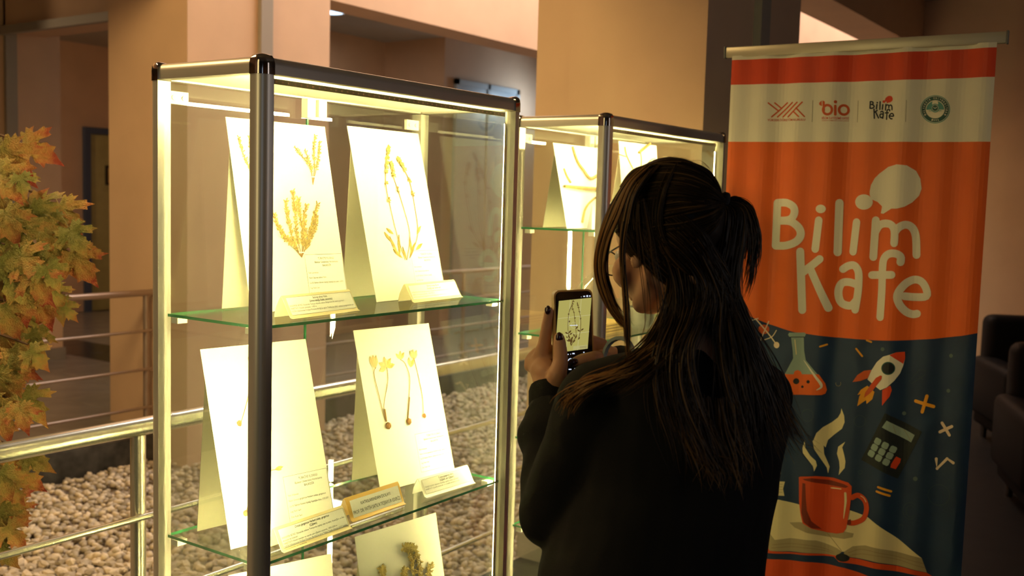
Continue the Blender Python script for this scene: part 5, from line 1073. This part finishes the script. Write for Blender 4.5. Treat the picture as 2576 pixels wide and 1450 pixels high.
# left part running down to the shoulder
mixed([(1650, 640), (1680, 700), (1672, 770, 1.60), (1650, 830, 1.57), (1610, 880, 1.54), (1540, 930, 1.51), (1470, 965, 1.50)], [(1720, 640), (1750, 710), (1745, 780, 1.565), (1720, 850, 1.54), (1680, 910, 1.515), (1620, 960, 1.49), (1550, 1010, 1.48)], 520, light=.35, jit=.004, cut=.25)
# thin long lengths over the back of the sweatshirt
mixed([(1640, 640), (1700, 720), (1690, 800, 1.57), (1660, 880, 1.53), (1650, 960, 1.50), (1665, 1040, 1.49), (1690, 1120, 1.48), (1700, 1190, 1.48)], [(1740, 640), (1780, 720), (1770, 800, 1.565), (1740, 880, 1.53), (1740, 960, 1.51), (1760, 1040, 1.50), (1800, 1120, 1.49), (1830, 1200, 1.49)], 150, light=.15, jit=.008, wob=.012, cut=.4)
mixed([(1760, 640), (1800, 740, 1.585), (1800, 840, 1.56), (1810, 940, 1.53), (1830, 1040, 1.52), (1840, 1140, 1.51), (1850, 1220, 1.51)], [(1780, 620), (1830, 740, 1.6), (1860, 840, 1.58), (1880, 940, 1.56), (1900, 1040, 1.55), (1905, 1140, 1.54), (1900, 1230, 1.54)], 110, light=.15, jit=.009, wob=.016, cut=.35)
# right side falling along the banner
mixed([(1790, 620), (1835, 700, 1.60), (1865, 780, 1.60), (1900, 870, 1.60), (1938, 970, 1.60), (1968, 1050, 1.59), (1990, 1100, 1.58)], [(1770, 660), (1820, 750, 1.585), (1855, 840, 1.58), (1890, 940, 1.57), (1918, 1040, 1.57), (1940, 1120, 1.56), (1965, 1175, 1.56)], 360, light=.4, jit=.006, wob=.010, cut=.35)
mixed([(1810, 640), (1855, 740, 1.62), (1885, 820, 1.62), (1925, 900, 1.62), (1965, 990, 1.61), (2000, 1060, 1.60), (2028, 1095, 1.6)], [(1800, 700, 1.60), (1850, 800, 1.6), (1895, 900, 1.6), (1935, 1000, 1.59), (1970, 1080, 1.58), (2000, 1130, 1.58), (2025, 1140, 1.58)], 70, light=.7, jit=.008, wob=.014, r=.0007)
# ponytail
H.sheet([(1815, 512, 1.625), (1822, 540, 1.61), (1815, 600, 1.60), (1800, 680, 1.59), (1800, 780, 1.58), (1790, 880, 1.57)], [(1825, 508, 1.63), (1870, 530, 1.62), (1870, 600, 1.61), (1855, 690, 1.60), (1850, 790, 1.59), (1840, 900, 1.58)], 420, jit=.003, wob=.006, light=.3)
H.sheet([(1822, 508, 1.63), (1860, 520, 1.625), (1880, 580, 1.62), (1878, 650, 1.62), (1860, 740, 1.61)], [(1826, 506, 1.63), (1885, 518, 1.63), (1908, 580, 1.63), (1905, 650, 1.63), (1880, 720, 1.62)], 70, jit=.004, wob=.006, light=.4, r=.0009)
H.sheet([(1822, 506, 1.63), (1850, 496, 1.63), (1880, 512, 1.63), (1898, 545, 1.63)], [(1824, 510, 1.63), (1860, 505, 1.63), (1890, 540, 1.63), (1905, 600, 1.63)], 40, jit=.003, wob=.005, light=.3, r=.0008)
H.sheet([(1822, 508, 1.635), (1860, 530, 1.63), (1885, 600, 1.63), (1885, 680, 1.625), (1868, 760, 1.62)], [(1826, 506, 1.635), (1865, 530, 1.63), (1892, 610, 1.63), (1898, 690, 1.63), (1875, 765, 1.62)], 50, jit=.002, wob=.004, light=.2, r=.0009)
# front locks hanging past the face
H.sheet([(1600, 430, 1.60), (1565, 470, 1.595), (1530, 530, 1.60), (1508, 600, 1.61), (1500, 670, 1.62), (1515, 740, 1.63), (1548, 800, 1.63), (1580, 838, 1.63)], [(1635, 416, 1.59), (1590, 460, 1.58), (1558, 540, 1.58), (1530, 610, 1.59), (1520, 680, 1.60), (1535, 740, 1.61), (1558, 790, 1.62), (1590, 830, 1.62)], 260, jit=.0018, wob=.004, light=.75, cut=.15, hi=2)
H.sheet([(1620, 430, 1.60), (1585, 485, 1.57), (1565, 560, 1.565), (1560, 630, 1.565), (1566, 700, 1.57), (1574, 780, 1.57), (1576, 860, 1.56), (1578, 930, 1.55)], [(1640, 425, 1.59), (1598, 485, 1.565), (1580, 560, 1.56), (1570, 630, 1.56), (1572, 700, 1.565), (1578, 780, 1.565), (1582, 860, 1.56), (1590, 930, 1.55)], 90, jit=.0012, wob=.003, light=.35, cut=.2, hi=2)
H.sheet([(1600, 500, 1.565), (1600, 580, 1.56), (1608, 660, 1.56), (1618, 740, 1.56), (1620, 820, 1.55), (1590, 880, 1.53)], [(1620, 500, 1.565), (1640, 590, 1.56), (1650, 660, 1.56), (1668, 740, 1.56), (1668, 820, 1.55), (1640, 890, 1.53)], 14, jit=.002, wob=.004, light=.5, r=.0006)
# lock over the left shoulder
H.sheet([(1650, 860, 1.54), (1590, 910, 1.52), (1530, 940, 1.50), (1470, 960, 1.50), (1430, 990, 1.52), (1412, 1030, 1.54)], [(1680, 900, 1.53), (1610, 935, 1.505), (1540, 955, 1.49), (1480, 980, 1.49), (1440, 1015, 1.51), (1425, 1050, 1.53)], 200, jit=.005, wob=.008, light=.7, cut=.3, hi=2)
H.sheet([(1700, 1000, 1.50), (1710, 1080, 1.495), (1740, 1150, 1.49), (1765, 1200, 1.49), (1775, 1240, 1.49)], [(1850, 1000, 1.53), (1860, 1080, 1.53), (1880, 1150, 1.53), (1885, 1200, 1.53), (1880, 1230, 1.53)], 110, jit=.008, wob=.014, light=.7, cut=.3)
# stray hairs just off the crown
for _ in range(26):
    x = random.uniform(1590, 1720); f_ = lambda q: 408+((q-1700)/128.)**2*46; L_ = random.uniform(50, 95); up_ = random.uniform(3, 16)
    H.strand(smoothline([at(x, f_(x)+4, 1.64), at(x+L_*.5, f_(x+L_*.5)-up_, 1.64), at(min(x+L_, 1790), f_(min(x+L_, 1790))+2, 1.64)], 6), .00035, 1)
H.build('hair', body)
band_(at(1820, 512, 1.632), at(1850, 520, 1.63)-at(1800, 505, 1.63), .016, .006, mat('dark hair tie', (.02, .015, .015), .8), 'hair_tie', body)
